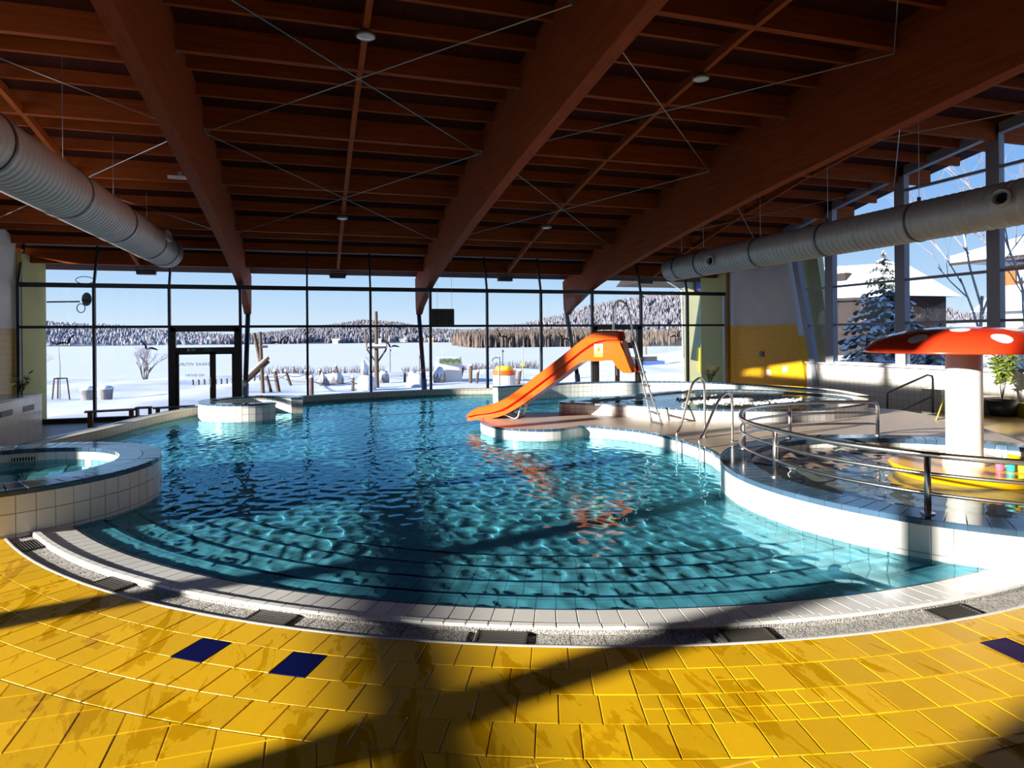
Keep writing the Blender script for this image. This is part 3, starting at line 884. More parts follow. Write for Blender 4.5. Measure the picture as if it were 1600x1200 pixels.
# doors in the front
def door(n, k, label, split):
    x0, x1 = K0 + BAY * k + .04, K0 + BAY * (k + 1) - .04
    d = thing('door_%d' % n, ((x0 + x1) / 2, YF, ZF), label, kind='structure')
    fr = MB(); zt = Z2 - .04; zh = 1.66
    for x, wd in ((x0 + .07, .15), (x1 - .07, .15)):
        fr.box((x, YF - .01, (ZF + zt) / 2), (wd, .16, zt - ZF))
    fr.box(((x0 + x1) / 2, YF - .01, zt - .06), (x1 - x0, .16, .13))
    obj('frame', fr, 'frame_brown', d)
    obj('header', MB().box(((x0 + x1) / 2, YF - .01, zh), (x1 - x0 - .28, .15, .16)), 'frame_brown', d)
    obj('pane', quad_pane(MB(), (x0 + .14, YF, zh), (x1 - .14, YF, zh), (x1 - .14, YF, zt), (x0 + .14, YF, zt)), 'glass', d)
    xs_ = x0 + .14 + (x1 - x0 - .28) * split
    for a, b in ((x0 + .14, xs_), (xs_, x1 - .14)):
        leaf = obj('leaf', MB().box((a + .045, YF, (ZF + zh) / 2), (.09, .06, zh - ZF)).box((b - .045, YF, (ZF + zh) / 2), (.09, .06, zh - ZF)).box(((a + b) / 2, YF, ZF + .09), (b - a, .06, .18)).box(((a + b) / 2, YF, zh - .1), (b - a, .06, .1)), 'frame_brown', d)
        obj('leaf_glass', quad_pane(MB(), (a, YF, ZF), (b, YF, ZF), (b, YF, zh), (a, YF, zh)), 'glass', leaf)
    obj('handle', MB().tube([(xs_ - .06, YF - .08, .45), (xs_ - .06, YF - .08, .75)], .015, 8), 'steel', d)
    return d, x0, x1, xs_
d1, dx0, dx1, dxs = door(1, 1, 'dark brown double glass door to the snowy garden behind the seating niche', .62)
d2, _, _, _ = door(2, 8, 'dark brown double glass door partly hidden behind the slide', .5)
def text(s, size, loc, rot, mat, parent, name='lettering', mirror=False, ext=.002):
    cu = bpy.data.curves.new(name, 'FONT'); cu.body = s; cu.size = size; cu.align_x = 'CENTER'; cu.align_y = 'CENTER'; cu.extrude = ext
    o = bpy.data.objects.new(name, cu); COL.objects.link(o)
    dg = bpy.context.evaluated_depsgraph_get()
    me = bpy.data.meshes.new_from_object(o.evaluated_get(dg)); bpy.data.objects.remove(o)
    T = Matrix.Translation(loc) @ rot.to_4x4()
    if mirror: T = T @ Matrix.Scale(-1, 4, (1, 0, 0))
    me.transform(T); me.materials.clear(); me.materials.append(M[mat])
    return link(name, me, parent)
FRONT = Matrix.Rotation(PI / 2, 3, 'X')                  # text facing -Y
nt = thing('door_notice', ((dx0 + dxs) / 2 + .05, YF - .012, .95), 'printed no entry notice seen from behind on the glass door', 'notice')
text('ZÁKAZ VSTUPU', .135, ((dx0 + dxs) / 2 + .06, YF - .012, 1.19), FRONT, 'ink', nt, mirror=True)
text('NO ENTRY', .115, ((dx0 + dxs) / 2 + .08, YF - .012, .83), FRONT, 'ink', nt, mirror=True)
ex = thing('exit_sign', ((dx0 + dx1) / 2 - .05, YF - .1, 1.66), 'small green emergency exit sign on the door header', 'sign')
obj('plate', MB().box(((dx0 + dx1) / 2 - .40, YF - .095, 1.66), (.28, .02, .11)).box(((dx0 + dx1) / 2 + .06, YF - .095, 1.66), (.24, .02, .11)), 'sign_green', ex)
xx = (dx0 + dx1) / 2 - .40
pic = MB().box((xx - .10, YF - .108, 1.66), (.045, .006, .085)).bar((xx - .03, YF - .108, 1.66), (xx + .05, YF - .108, 1.66), .006, .014)
pic.add([(xx + .05, YF - .111, 1.63), (xx + .05, YF - .111, 1.69), (xx + .1, YF - .111, 1.66)], [(0, 1, 2)])
obj('pictogram', pic, 'sign_white', ex)

# ================================================================== SIDE WALLS
COLY = [17.78 - 2.77 * i for i in range(11)]
def side(X, s, name, n0):
    """side glazing at X; s = +1 on the right, -1 on the left (outward direction)"""
    n = n0
    low = MB().box((X + s * .12, (18.75 - 12) / 2, (ZF + 1.0) / 2), (.24, 30.75, 1.0 - ZF))
    pw = struct('wall_' + name + '_parapet', MB().wall([(X - s * .004, -12), (X - s * .004, 18.9)] if s > 0 else [(X + .004, 18.9), (X + .004, -12)], ZF, 1.0), 'plinth_tile', 'white tiled parapet under the ' + name + ' side windows', fix=False)
    obj('core', low, 'plaster', pw)
    obj('ledge', MB().box((X + s * .03, 3.4, 1.02), (.34, 30.9, .05)), 'frame_light', pw)
    ztr = 2.32 if s > 0 else 2.07
    zs = [1.06, ztr, 3.60, 6.25]
    for i in range(len(COLY)):
        if COLY[i] < 1.0: break
        y1 = COLY[i]; y0 = COLY[i + 1] if i + 1 < len(COLY) else -12.0
        if i == 6: y0 = -.5
        w = thing('window_%d' % n, (X, (y0 + y1) / 2, 1.0), None, kind='structure'); n += 1
        obj('column', MB().box((X + s * .05, y1, (1.0 + roof_z(y1)) / 2), (.2, .30, roof_z(y1) - 1.0)), 'frame_grey', w)
        obj('column_flange', MB().box((X - s * .06, y1, (1.0 + roof_z(y1)) / 2), (.02, .34, roof_z(y1) - 1.0)), 'frame_grey', w)
        for z in zs:
            zc = z
            if z == 6.25 and roof_z(y1) < 6.6: continue
            obj('transom', MB().box((X + s * .03, (y0 + y1) / 2, zc), (.1, y1 - y0 - .3, .18 if s < 0 and z == ztr else .075)), 'frame_grey', w)
        obj('head', MB().bar((X + s * .02, y0, roof_z(y0) - .16), (X + s * .02, y1, roof_z(y1) - .16), .18, .26), 'frame_grey', w)
        for za, zb in ((1.06, ztr), (ztr, 3.60), (3.60, 6.25)):
            if za == 3.60:
                t0, t1 = roof_z(y0) - .2, roof_z(y1) - .2
            else: t0 = t1 = zb
            obj('pane', quad_pane(MB(), (X + s * .05, y0, za), (X + s * .05, y1, za), (X + s * .05, y1, t1), (X + s * .05, y0, t0)), 'glass', w)
    # solid end wall with a slanted edge
    P = [(23.35, ZF), (18.80, ZF), (20.15, roof_z(20.15) + .05), (23.35, roof_z(23.35) + .05)]
    m_ = MB()
    vs = [(X, y, z) for y, z in P] + [(X + s * .40, y, z) for y, z in P]
    m_.add(vs, [(0, 1, 2, 3), (4, 7, 6, 5), (0, 4, 5, 1), (1, 5, 6, 2), (2, 6, 7, 3), (3, 7, 4, 0)])
    wl = struct('wall_' + name, m_, 'plaster', ('white plaster end wall with yellow tiled lower half' if s > 0 else 'white plaster end wall with tan tiled lower half'))
    zt = 2.38; e = lambda z: 18.80 + 1.35 * (z - ZF) / (roof_z(20.15) - ZF)
    f = MB(); xf = X - s * .006
    f.add([(xf, 23.34, ZF), (xf, e(ZF), ZF), (xf, e(zt), zt), (xf, 23.34, zt)], [(0, 1, 2, 3)], [[(0, ZF), (23.34 - e(ZF), ZF), (23.34 - e(zt), zt), (0, zt)]])
    f.add([(X - s * .005, e(ZF) - .004, ZF), (X + s * .4, e(ZF) - .004, ZF), (X + s * .4, e(zt) - .004, zt), (X - s * .005, e(zt) - .004, zt)], [(0, 1, 2, 3)], [[(0, ZF), (.4, ZF), (.4, zt), (0, zt)]])
    obj('tile_panel', f, 'yellow_wall_tile' if s > 0 else 'tan_tile', wl, fix=False)
    # slanted steel post, triangular light and outer pier
    w = thing('window_%d' % n, (X, 18.3, 1.0), None, kind='structure'); n += 1
    obj('slanted_post', MB().bar((X + s * .05, 18.42, .2), (X + s * .05, 19.75, roof_z(19.75)), .2, .24), 'frame_grey', w)
    obj('transom', MB().box((X + s * .03, 18.3, 2.32), (.1, .95, .07)).box((X + s * .03, 18.4, 3.60), (.1, 1.1, .07)), 'frame_grey', w)
    obj('head', MB().bar((X + s * .02, 17.78, roof_z(17.78) - .16), (X + s * .02, 20.1, roof_z(20.1) - .16), .18, .26), 'frame_grey', w)
    g = MB(); a, b, c, d = (X + s * .06, 17.78, 1.06), (X + s * .06, 18.6, 1.06), (X + s * .06, 19.7, 6.0), (X + s * .06, 17.78, 6.3)
    obj('pane', quad_pane(g, a, b, c, d), 'glass', w)
    pr = MB(); P = [(18.1, -.9), (19.0, -.9), (20.2, 5.7), (19.3, 5.7)]
    vs = [(X + s * .7, y, z) for y, z in P] + [(X + s * .95, y, z) for y, z in P]
    pr.add(vs, [(0, 1, 2, 3), (4, 7, 6, 5), (0, 4, 5, 1), (1, 5, 6, 2), (2, 6, 7, 3), (3, 7, 4, 0)])
    tag(obj('outer_pier', pr, 'house_green'), 'slanted pale green pier outside the ' + name + ' window wall', 'pier')
    # end wall running on outside
    struct('wall_' + name + '_outer', MB().box((X + s * .1, 24.3, 2.0), (.5, 1.85, 5.4)), 'plaster_out', 'olive plaster wall end outside the window front on the ' + name)
    return n
nxt = side(XR, 1, 'right', 20)
nxt = side(XL, -1, 'left', nxt)
struct('wall_left_rear', MB().box((XL - .1, -6.25, 3.5), (.3, 11.5, 8.6)), 'plaster', 'plain plaster wall on the left behind the viewer')
struct('wall_right_rear', MB().box((XR + .1, -6.25, 3.5), (.3, 11.5, 8.6)), 'plaster', 'added plaster wall keeping light out on the right behind the viewer')  # unseen, added in place of glazing so the roof timbers get less light
struct('wall_back', MB().box(((XL + XR) / 2, -12.1, 3.3), (XR - XL + .6, .2, 8.0)), 'plaster', 'plain plaster wall at the back of the hall')
# ================================================================== SLIDE
SP0 = Vector((6.70, 11.84, 0)); SD = Vector((-.79, .613, 0)).normalized(); SN = Vector((.613, .79, 0)).normalized()   # along, across (away from the camera)
def sp(t, w, z): return SP0 + SD * t + SN * w + Vector((0, 0, z))
sl = thing('water_slide', (6.7, 11.84, .2), 'orange children water slide with steel ladder on the beige deck', 'slide')
HW = .27
# chute line: (t, floor z, wall height, skirt depth)
CH = [(.62, 1.86, .22, .30), (.95, 1.86, .24, .36), (1.2, 1.80, .26, .32), (1.48, 1.62, .27, .16), (2.0, 1.22, .27, .14), (2.6, .78, .27, .12), (2.95, .53, .26, .10), (3.25, .36, .25, .08), (3.55, .27, .22, .07), (3.88, .22, .19, .06), (4.10, .16, .10, .03)]
CHs = smooth_path(CH, 4)
ou = MB(); prof_n = 0
rows = []
for t, z, h, sk in CHs:
    pr = []
    # outer near bottom, outer near top, lip, inner near top ... U-shape
    half = [(HW + .055, z - sk), (HW + .055, z + .005), (HW + .005, z + .012), (HW + .005, z + .052), (HW + .085, z + .062), (HW + .09, z + h - .015), (HW + .045, z + h + .012), (HW + .02, z + h), (HW - .02, z + .075), (HW - .12, z + .012)]
    pr = [(-a, b) for a, b in half] + [(0, z)] + [(a, b) for a, b in reversed(half)]
    first = not rows
    rows.append([sp(.735 - max(0, 2.1 - zz) * .36 if first else t, w, zz) for w, zz in pr]); prof_n = len(pr)
vs = [p for r in rows for p in r]; fs = []
for i in range(len(rows) - 1):
    for j in range(prof_n - 1):
        fs.append((i * prof_n + j, i * prof_n + j + 1, (i + 1) * prof_n + j + 1, (i + 1) * prof_n + j))
    fs.append((i * prof_n + prof_n - 1, i * prof_n, (i + 1) * prof_n, (i + 1) * prof_n + prof_n - 1))
fs.append(tuple(range(prof_n))); k = (len(rows) - 1) * prof_n; fs.append(tuple(k + j for j in reversed(range(prof_n))))
o = obj('chute', MB().add(vs, fs), 'slide_orange', sl); shade_auto(o, 35)
# side cheeks of the start platform (flat panels reaching down to the ladder)
for s_ in (-1, 1):
    w0, w1 = s_ * (HW + .03), s_ * (HW + .0565)
    pts = [(.66, 1.85), (.98, 1.85), (1.2, 1.79), (1.48, 1.605), (1.9, 1.28), (1.85, 1.27), (1.66, 1.43), (1.45, 1.52), (.80, 1.50), (.72, 1.36), (.62, 1.28), (.58, 1.25), (.40, 1.24), (.44, 1.32), (.58, 1.70)]
    n = len(pts); tr = tessellate_polygon([[Vector((p[0], p[1], 0)) for p in pts]])
    m_ = MB().add([sp(t, w0, z) for t, z in pts] + [sp(t, w1, z) for t, z in pts], [tuple(t) for t in tr] + [tuple(n + q for q in reversed(t)) for t in tr] + [(q, (q + 1) % n, n + (q + 1) % n, n + q) for q in range(n)])
    obj('side_cheek', m_, 'slide_orange', sl)
obj('front_skirt', MB().add([sp(.62, -HW, 1.9), sp(.62, HW, 1.9), sp(.44, HW, 1.24), sp(.44, -HW, 1.24), sp(.64, -HW, 1.9), sp(.64, HW, 1.9), sp(.46, HW, 1.24), sp(.46, -HW, 1.24)], [(0, 1, 2, 3), (7, 6, 5, 4), (0, 4, 5, 1), (2, 6, 7, 3), (0, 3, 7, 4), (1, 5, 6, 2)]), 'slide_orange', sl)
# warning sticker
st = obj('warning_sticker', MB().add([sp(1.18, -HW - .064, 1.84), sp(1.0, -HW - .064, 1.84), sp(1.0, -HW - .064, 1.575), sp(1.18, -HW - .064, 1.575), sp(1.18, -HW - .06, 1.84), sp(1.0, -HW - .06, 1.84), sp(1.0, -HW - .06, 1.575), sp(1.18, -HW - .06, 1.575)], [(0, 1, 2, 3), (7, 6, 5, 4), (0, 4, 5, 1), (2, 6, 7, 3), (1, 5, 6, 2), (0, 3, 7, 4)]), 'sign_white', sl)
def flat(pts, w, mat, parent, name):
    obj(name, MB().add([sp(t, -HW - w, z) for t, z in pts], [tuple(range(len(pts)))]), mat, parent, fix=False)
flat([(1.165, 1.675), (1.015, 1.675), (1.09, 1.82)], .066, 'ink', st, 'triangle_border')
flat([(1.152, 1.682), (1.028, 1.682), (1.09, 1.804)], .067, 'sign_yellow', st, 'triangle')
flat([(1.10, 1.70), (1.075, 1.70), (1.07, 1.745), (1.085, 1.76), (1.10, 1.735)], .068, 'ink', st, 'pictogram')
flat([(1.18, 1.575), (1.0, 1.575), (1.0, 1.655), (1.18, 1.655)], .066, 'sign_yellow', st, 'caption_bar')
# ladder rails with looped handrails
path = smooth_path([(-.18, .2), (.02, .75), (.20, 1.3), (.38, 2.0), (.48, 2.5), (.55, 2.66), (.66, 2.73), (.76, 2.66), (.80, 2.5), (.80, 2.25), (.80, 1.98)], 5)
obj('ladder_rail', MB().tube([sp(t, -.225, z) for t, z in path], .021, 10), 'steel', sl, smooth=True)
obj('ladder_rail', MB().tube([sp(t, .225, z) for t, z in smooth_path([(.10, .2), (.22, .75), (.34, 1.3), (.50, 1.9)], 4)], .021, 10), 'steel', sl, smooth=True)
for z in (.42, .70, .98, 1.26, 1.54):
    t = np.interp(z, [.2, .75, 1.3, 2.0], [-.06, .1, .26, .40])
    t2 = np.interp(z, [.2, .75, 1.3, 1.9], [.10, .22, .34, .50]); t1 = np.interp(z, [.2, .75, 1.3, 2.0], [-.18, .02, .20, .38])
    obj('rung', MB().bar(sp(t1, -.225, z), sp(t2, .225, z), .09, .03), 'steel', sl)
obj('base_plate', MB().tube([sp(-.18, -.225, .215), sp(.10, .225, .215)], .014, 8), 'steel', sl)
# front support: two bent V legs
for s_ in (-1, 1):
    w = s_ * .2
    path = smooth_path([(3.32, .33), (3.15, .26), (3.02, .215), (2.93, .25), (2.88, .42), (2.84, .60)], 4)
    obj('support_leg', MB().tube([sp(t, w, z) for t, z in path], .021, 10), 'steel', sl, smooth=True)

# ================================================================== HAND RAILS
def loop_rail(pa, pb, top, label, zb=.2, za=-.5):
    r = thing('pool_handrail', (*pb, zb), label, 'handrail', 'looped steel handrails at the deck edge')
    A, B = Vector((*pa, 0)), Vector((*pb, 0)); d = B - A
    P = [A + Vector((0, 0, za)), A + Vector((0, 0, .15)), A + Vector((0, 0, .33)), A + d * .14 + Vector((0, 0, .46)), A + d * .5 + Vector((0, 0, top - .16)), A + d * .72 + Vector((0, 0, top - .02)), A + d * .86 + Vector((0, 0, top)), A + d * .96 + Vector((0, 0, top - .05)), B + Vector((0, 0, top - .18)), B + Vector((0, 0, .5)), B + Vector((0, 0, zb))]
    obj('tube', MB().tube(smooth_path([tuple(p) for p in P], 5), .023, 10), 'steel', r, smooth=True, wet=True)
    obj('flange', MB().lathe([(.0, 0), (.05, 0), (.05, .012), (.0, .014)], 14, (*pb, zb)), 'steel', r)
loop_rail((5.92, 9.72), (6.62, 9.95), 1.24, 'taller looped steel handrail farther from the paddling pool')
loop_rail((5.86, 8.95), (6.78, 9.38), 1.02, 'looped steel handrail beside the paddling pool rim')

rl = thing('safety_railing', (6.0, 8.0, .34), 'curved three bar stainless steel railing on the paddling pool rim', 'railing')
post_xy = [(8.83, 8.37), (7.31, 8.62), (6.02, 8.06), (5.16, 6.33), (5.40, 4.57), (6.6, 3.55)]
path = smooth_path([(8.83, 8.37), (8.1, 8.62), (7.31, 8.62), (6.6, 8.45), (6.02, 8.06), (5.40, 7.25), (5.16, 6.33), (5.13, 5.4), (5.40, 4.57), (5.9, 3.95), (6.6, 3.55), (7.6, 3.4), (8.6, 3.6)], 6)
ZR = .34
for nm, h, r in (('top_rail', .545, .029), ('middle_rail', .37, .018), ('lower_rail', .19, .018)):
    pts = [(x, y, ZR + h) for x, y in path]
    if nm == 'top_rail':
        pts = [(8.83, 8.37, ZR + .0), (8.83, 8.37, ZR + .46), (8.815, 8.378, ZR + .515)] + [(8.77, 8.40, ZR + .54)] + pts[1:]
    obj(nm, MB().tube(pts, r, 10), 'steel', rl, smooth=True)
for x, y in post_xy[1:]:
    p = obj('post', MB().tube([(x, y, ZR), (x, y, ZR + .53)], .029, 12), 'steel', rl, smooth=True)
    obj('flange', MB().lathe([(0, 0), (.062, 0), (.062, .012), (0, .014)], 16, (x, y, ZR)), 'steel', p)
obj('flange', MB().lathe([(0, 0), (.062, 0), (.062, .012), (0, .014)], 16, (8.83, 8.37, ZR)), 'steel', rl)

# ================================================================== MUSHROOM FOUNTAIN
MC = (7.88, 6.15)
mu = thing('mushroom_fountain', (*MC, .03), 'red white spotted mushroom fountain on a yellow base in the paddling pool', 'fountain')
capp = [(0, 2.085), (.3, 2.078), (.6, 2.045), (.85, 1.975), (1.0, 1.905), (1.09, 1.83), (1.135, 1.775), (1.13, 1.76), (1.05, 1.77), (.6, 1.83), (.2, 1.86)]
cp = obj('cap', MB().lathe(capp, 64, (*MC, 0)), 'cap_red', mu, smooth=True)
def cap_z(r): return float(np.interp(r, [p[0] for p in capp[:7]], [p[1] for p in capp[:7]]))
for k in range(14):
    a = math.radians(360 / 14 * k * 1.0 + 9); rr = .93 if k % 2 else .62
    cx, cy = rr * math.cos(a), rr * math.sin(a); vs = [(MC[0] + cx, MC[1] + cy, cap_z(rr) + .007)]
    for R_ in (.035, .07, .105):
        for j in range(16):
            b = 2 * PI * j / 16; x, y = cx + R_ * math.cos(b), cy + R_ * math.sin(b); q = math.hypot(x, y)
            vs.append((MC[0] + x, MC[1] + y, cap_z(q) + .007))
    obj('spot', MB().add(vs, [(0, 1 + j, 1 + (j + 1) % 16) for j in range(16)] + [(1 + g_ * 16 + j, 1 + g_ * 16 + (j + 1) % 16, 17 + g_ * 16 + (j + 1) % 16, 17 + g_ * 16 + j) for g_ in (0, 1) for j in range(16)]), 'white_paint', cp, smooth=True)
obj('stem', MB().lathe([(.20, .3), (.20, 1.86)], 40, (*MC, 0)), 'white_paint', mu, smooth=True)
obj('collar', MB().lathe([(.235, .32), (.235, .42), (.2, .425)], 40, (*MC, 0)), 'white_paint', mu, smooth=False)
o = obj('base', MB().lathe([(.62, .03), (.74, .16), (.83, .29), (.845, .32), (.83, .335), (.2, .345), (0, .345)], 56, (*MC, 0)), 'yellow_paint', mu, wet=True); shade_auto(o, 30)
for i, (dx, dy, mt, h, r, nm) in enumerate([(.10, -.50, 'teal', .14, .05, 'teal toy cup on the mushroom base'), (.19, -.47, 'yellow_paint', .17, .068, 'yellow toy bucket on the mushroom base'), (.0, -.44, 'pink', .10, .045, 'pink toy cup on the mushroom base'), (.10, -.63, 'lime', .09, .045, 'lime green toy cup on the mushroom base')]):
    t = thing('toy_cup', (MC[0] + dx, MC[1] + dy, .345), nm, 'toy', 'toy cups on the mushroom base')
    obj('cup', MB().lathe([(0, 0), (r * .8, 0), (r, h), (r * .9, h), (r * .72, .012), (0, .012)], 18, (MC[0] + dx, MC[1] + dy, .345)), mt, t, smooth=False)
    obj('rim', MB().tube([(MC[0] + dx + r * math.cos(a), MC[1] + dy + r * math.sin(a), .345 + h) for a in [2 * PI * k / 18 for k in range(18)]], .006, 5, closed=True), mt, t)

# ================================================================== AIR DUCTS
def duct(x, z, y0, y1, label, bands, nozzles, R):
    d = thing('air_duct', (x, (y0 + y1) / 2, z - R), label, 'duct', 'round hanging ventilation ducts')
    prof = []; y = y0
    while y < y1:
        prof += [(R, y), (R, y + .13), (R + .010, y + .142), (R + .010, y + .158)]; y += .17
    prof += [(R, y1), (R - .06, y1 + .05), (0, y1 + .06)]
    m_ = MB(); n = 40
    vs = [(x + max(r, .001) * math.cos(2 * PI * j / n), yy, z + max(r, .001) * math.sin(2 * PI * j / n)) for r, yy in prof for j in range(n)]
    fs = [(i * n + j, i * n + (j + 1) % n, (i + 1) * n + (j + 1) % n, (i + 1) * n + j) for i in range(len(prof) - 1) for j in range(n)]
    o = obj('tube', m_.add(vs, fs), 'duct', d); shade_auto(o, 50)
    for yb in bands:
        m_ = MB(); vs = [(x + rr * math.cos(2 * PI * j / n), yy, z + rr * math.sin(2 * PI * j / n)) for rr, yy in ((R, yb - .035), (R + .022, yb - .03), (R + .022, yb + .03), (R, yb + .035)) for j in range(n)]
        fs = [(i * n + j, i * n + (j + 1) % n, (i + 1) * n + (j + 1) % n, (i + 1) * n + j) for i in range(3) for j in range(n)]
        b = obj('clamp_band', m_.add(vs, fs), 'duct_band', d)
        obj('hanger_rod', MB().tube([(x, yb, z + R), (x, yb, roof_z(yb) - .02)], .007, 5), 'cable', b)
        obj('hanger_clip', MB().box((x, yb, z + R + .06), (.06, .05, .1)), 'black', b)
    for (yy, ang) in nozzles:
        u = Vector((math.cos(ang), -.25, math.sin(ang))).normalized(); c = Vector((x, yy, z))
        q = u.to_track_quat('Z', 'Y').to_matrix()
        m_ = MB().lathe([(.17, R - .08), (.18, R + .10), (.15, R + .13), (.12, R + .10), (.10, R + .03)], 28)
        m_.v = [tuple(q @ Vector(v) + c) for v in m_.v]
        nz = obj('nozzle', m_, 'duct', d, smooth=True)
        m2 = MB().lathe([(.11, R + .04), (0, R + .04)], 24); m2.v = [tuple(q @ Vector(v) + c) for v in m2.v]
        obj('nozzle_throat', m2, 'void', nz)
duct(-4.32, 4.70, 3.2, 22.1, 'grey spiral ventilation duct hanging on the left', [10.4, 13.6, 16.7, 19.8, 21.5], [(20.0, .35)], .472)
duct(13.05, 4.52, 2.0, 21.6, 'grey spiral ventilation duct hanging before the right windows', [8.4, 11.2, 13.9, 16.6, 19.6, 21.0], [(9.15, PI - .12), (18.6, PI + .1)], .44)

# ================================================================== LAMPS UNDER THE ROOF
def pendant(x, y, drop, label, r=.16):
    z = roof_z(y) - .45
    t = thing('ceiling_lamp', (x, y, z - drop), label, 'lamp', 'round lamps under the ceiling struts')
    obj('stem', MB().tube([(x, y, z + .1), (x, y, z - drop + .1)], .02, 8), 'lamp_grey', t)
    obj('housing', MB().lathe([(0, .12), (.07, .11), (r, .03), (r, 0), (r * .9, -.01)], 28, (x, y, z - drop)), 'lamp_grey', t, smooth=True)
    obj('lens', MB().lathe([(r * .9, -.008), (r * .55, -.03), (0, -.035)], 28, (x, y, z - drop)), 'lamp_glass', t, smooth=True)
XM = [BEAM_X[0] + 3.18, BEAM_X[1] + 3.18]
pendant(XM[0], 10.9, .10, 'round ceiling lamp between the left and middle beams, nearest')
pendant(XM[1], 10.9, .10, 'round ceiling lamp between the middle and right beams, nearest')
pendant(XM[0] - .02, 19.6, .10, 'small round ceiling lamp between the left and middle beams, farther away')
pendant(XM[1], 19.6, .10, 'small round ceiling lamp between the middle and right beams, farther away')
pendant(BEAM_X[2] + 2.6, 13.2, .05, 'round ceiling lamp beside the right roof beam')
for x, lb in ((-5.35, 'black floodlight under the eave above the left panes'), (XM[0], 'black floodlight under the eave between left and middle beams'), (XM[1], 'black floodlight under the eave between middle and right beams'), (13.4, 'black floodlight under the eave near the yellow wall')):
    y, z = 24.4, 4.28
    t = thing('floodlight', (x, y, z - .12), lb, 'floodlight', 'floodlights hung under the eave')
    obj('housing', MB().box((x, y, z), (.56, .25, .17)), 'black', t)
    obj('bracket', MB().tube([(x + .3, y, z), (x + .32, y, z + .16), (x - .32, y, z + .16), (x - .3, y, z)], .015, 6), 'black', t)
    obj('stem', MB().tube([(x, y, z + .16), (x, y, roof_z(y))], .02, 6), 'black', t)
    obj('glass_front', MB().box((x, y - .128, z), (.48, .01, .12)), 'vent_grey', t)
tl = thing('tube_lamp', (-3.1, 17.6, 5.9), 'short white tube lamp fixed under the ceiling beside the left beam', 'lamp')
obj('body', MB().box((-3.1, 17.6, roof_z(17.6) - .5), (.55, .1, .07)), 'white_paint', tl)
obj('bracket', MB().box((-3.1, 17.6, roof_z(17.6) - .42), (.1, .06, .12)), 'lamp_grey', tl)

# ================================================================== SIGNS ON THE GLASS
sx, sz = 4.45, 2.75
bd = thing('pictogram_board', (sx, YF - .35, 2.42), 'dark hanging board with six swimming rule pictograms', 'sign')
YS = YF - .3
obj('board', MB().box((sx, YS, sz - .02), (.83, .03, .60)), 'sign_olive', bd)
for s_ in (-.2, .33): obj('wire', MB().tube([(sx + s_, YS, sz + .28), (sx + s_, YS, 5.0)], .004, 4), 'cable', bd)
ic = 0
for r_ in range(2):
    for c_ in range(3):
        cx, cz = sx - .26 + .26 * c_, sz + .12 - .28 * r_
        fr = MB()
        for s_ in (-1, 1):
            fr.box((cx + s_ * .11, YS - .018, cz), (.012, .006, .23)); fr.box((cx, YS - .018, cz + s_ * .115), (.22, .006, .012))
        p = obj('pictogram', fr, 'olive_paint' if 0 else 'post_wood', bd)
        f = MB()
        if ic == 0: f.box((cx - .04, YS - .02, cz + .03), (.03, .006, .05)).box((cx + .05, YS - .02, cz), (.03, .006, .12)).box((cx, YS - .02, cz - .075), (.17, .006, .02))
        if ic == 1: f.add([(cx - .07, YS - .021, cz - .06), (cx - .03, YS - .021, cz - .07), (cx + .07, YS - .021, cz + .03), (cx + .02, YS - .021, cz + .03)], [(0, 1, 2, 3)]).box((cx, YS - .02, cz - .085), (.17, .006, .015))
        if ic == 2: f.add([(cx - .06, YS - .021, cz + .03), (cx + .05, YS - .021, cz + .08), (cx + .06, YS - .021, cz - .02), (cx + .01, YS - .021, cz - .05)], [(0, 1, 2, 3)])
        if ic == 3: f.add([(cx - .05, YS - .021, cz - .07), (cx + .07, YS - .021, cz - .07), (cx + .07, YS - .021, cz + .06)], [(0, 1, 2)])
        if ic == 4: f.box((cx - .05, YS - .02, cz), (.025, .006, .14)).box((cx + .04, YS - .02, cz), (.025, .006, .14))
        if ic == 5: f.add([(cx - .07, YS - .021, cz - .06), (cx + .07, YS - .021, cz - .06), (cx + .04, YS - .021, cz + .06), (cx - .04, YS - .021, cz + .06)], [(0, 1, 2, 3)])
        obj('figure', f, 'ink', p, fix=False); ic += 1
BIRD = [(-.30, .10), (-.22, .085), (-.12, .03), (-.05, -.02), (-.04, -.07), (.0, -.085), (.02, -.05), (.045, -.02), (.10, 0), (.2, .0), (.30, -.03), (.29, -.045), (.18, -.055), (.08, -.06), (.02, -.10), (-.03, -.12), (-.09, -.10), (-.10, -.05), (-.17, .02), (-.26, .05)]
def bird(x, z, ang, fl, label, s=1.0):
    c, si = math.cos(ang), math.sin(ang); pts = [((fl * px * s) * c - pz * s * si + x, (fl * px * s) * si + pz * s * c + z) for px, pz in BIRD]
    n = len(pts); tr = tessellate_polygon([[Vector((p[0], p[1], 0)) for p in pts]]); Y = YF - .009
    o = obj('bird_sticker', MB().add([(a, Y, b) for a, b in pts] + [(a, Y + .003, b) for a, b in pts], [tuple(t) for t in tr] + [tuple(n + q for q in reversed(t)) for t in tr] + [(q, (q + 1) % n, n + (q + 1) % n, n + q) for q in range(n)]), 'black')
    tag(o, label, 'sticker', 'black bird stickers on the window panes')
for px in ((-7.33, 2.0, .35, -1, 'black bird sticker on the leftmost window pane'), (-5.03, 1.8, -.35, 1, 'black bird sticker on the pane left of the double door'), (-1.12, 1.95, .25, -1, 'black bird sticker on the pane right of the double door'), (2.66, 1.77, -.2, 1, 'black bird sticker left of the pictogram board'), (6.75, 2.1, -.45, 1, 'black bird sticker on the pane above the round planter'), (9.22, 1.98, -.35, 1, 'black bird sticker beside the upper slide chute'), (14.1, 2.05, .3, -1, 'black bird sticker on the pane right of the slide ladder')):
    bird(*px)

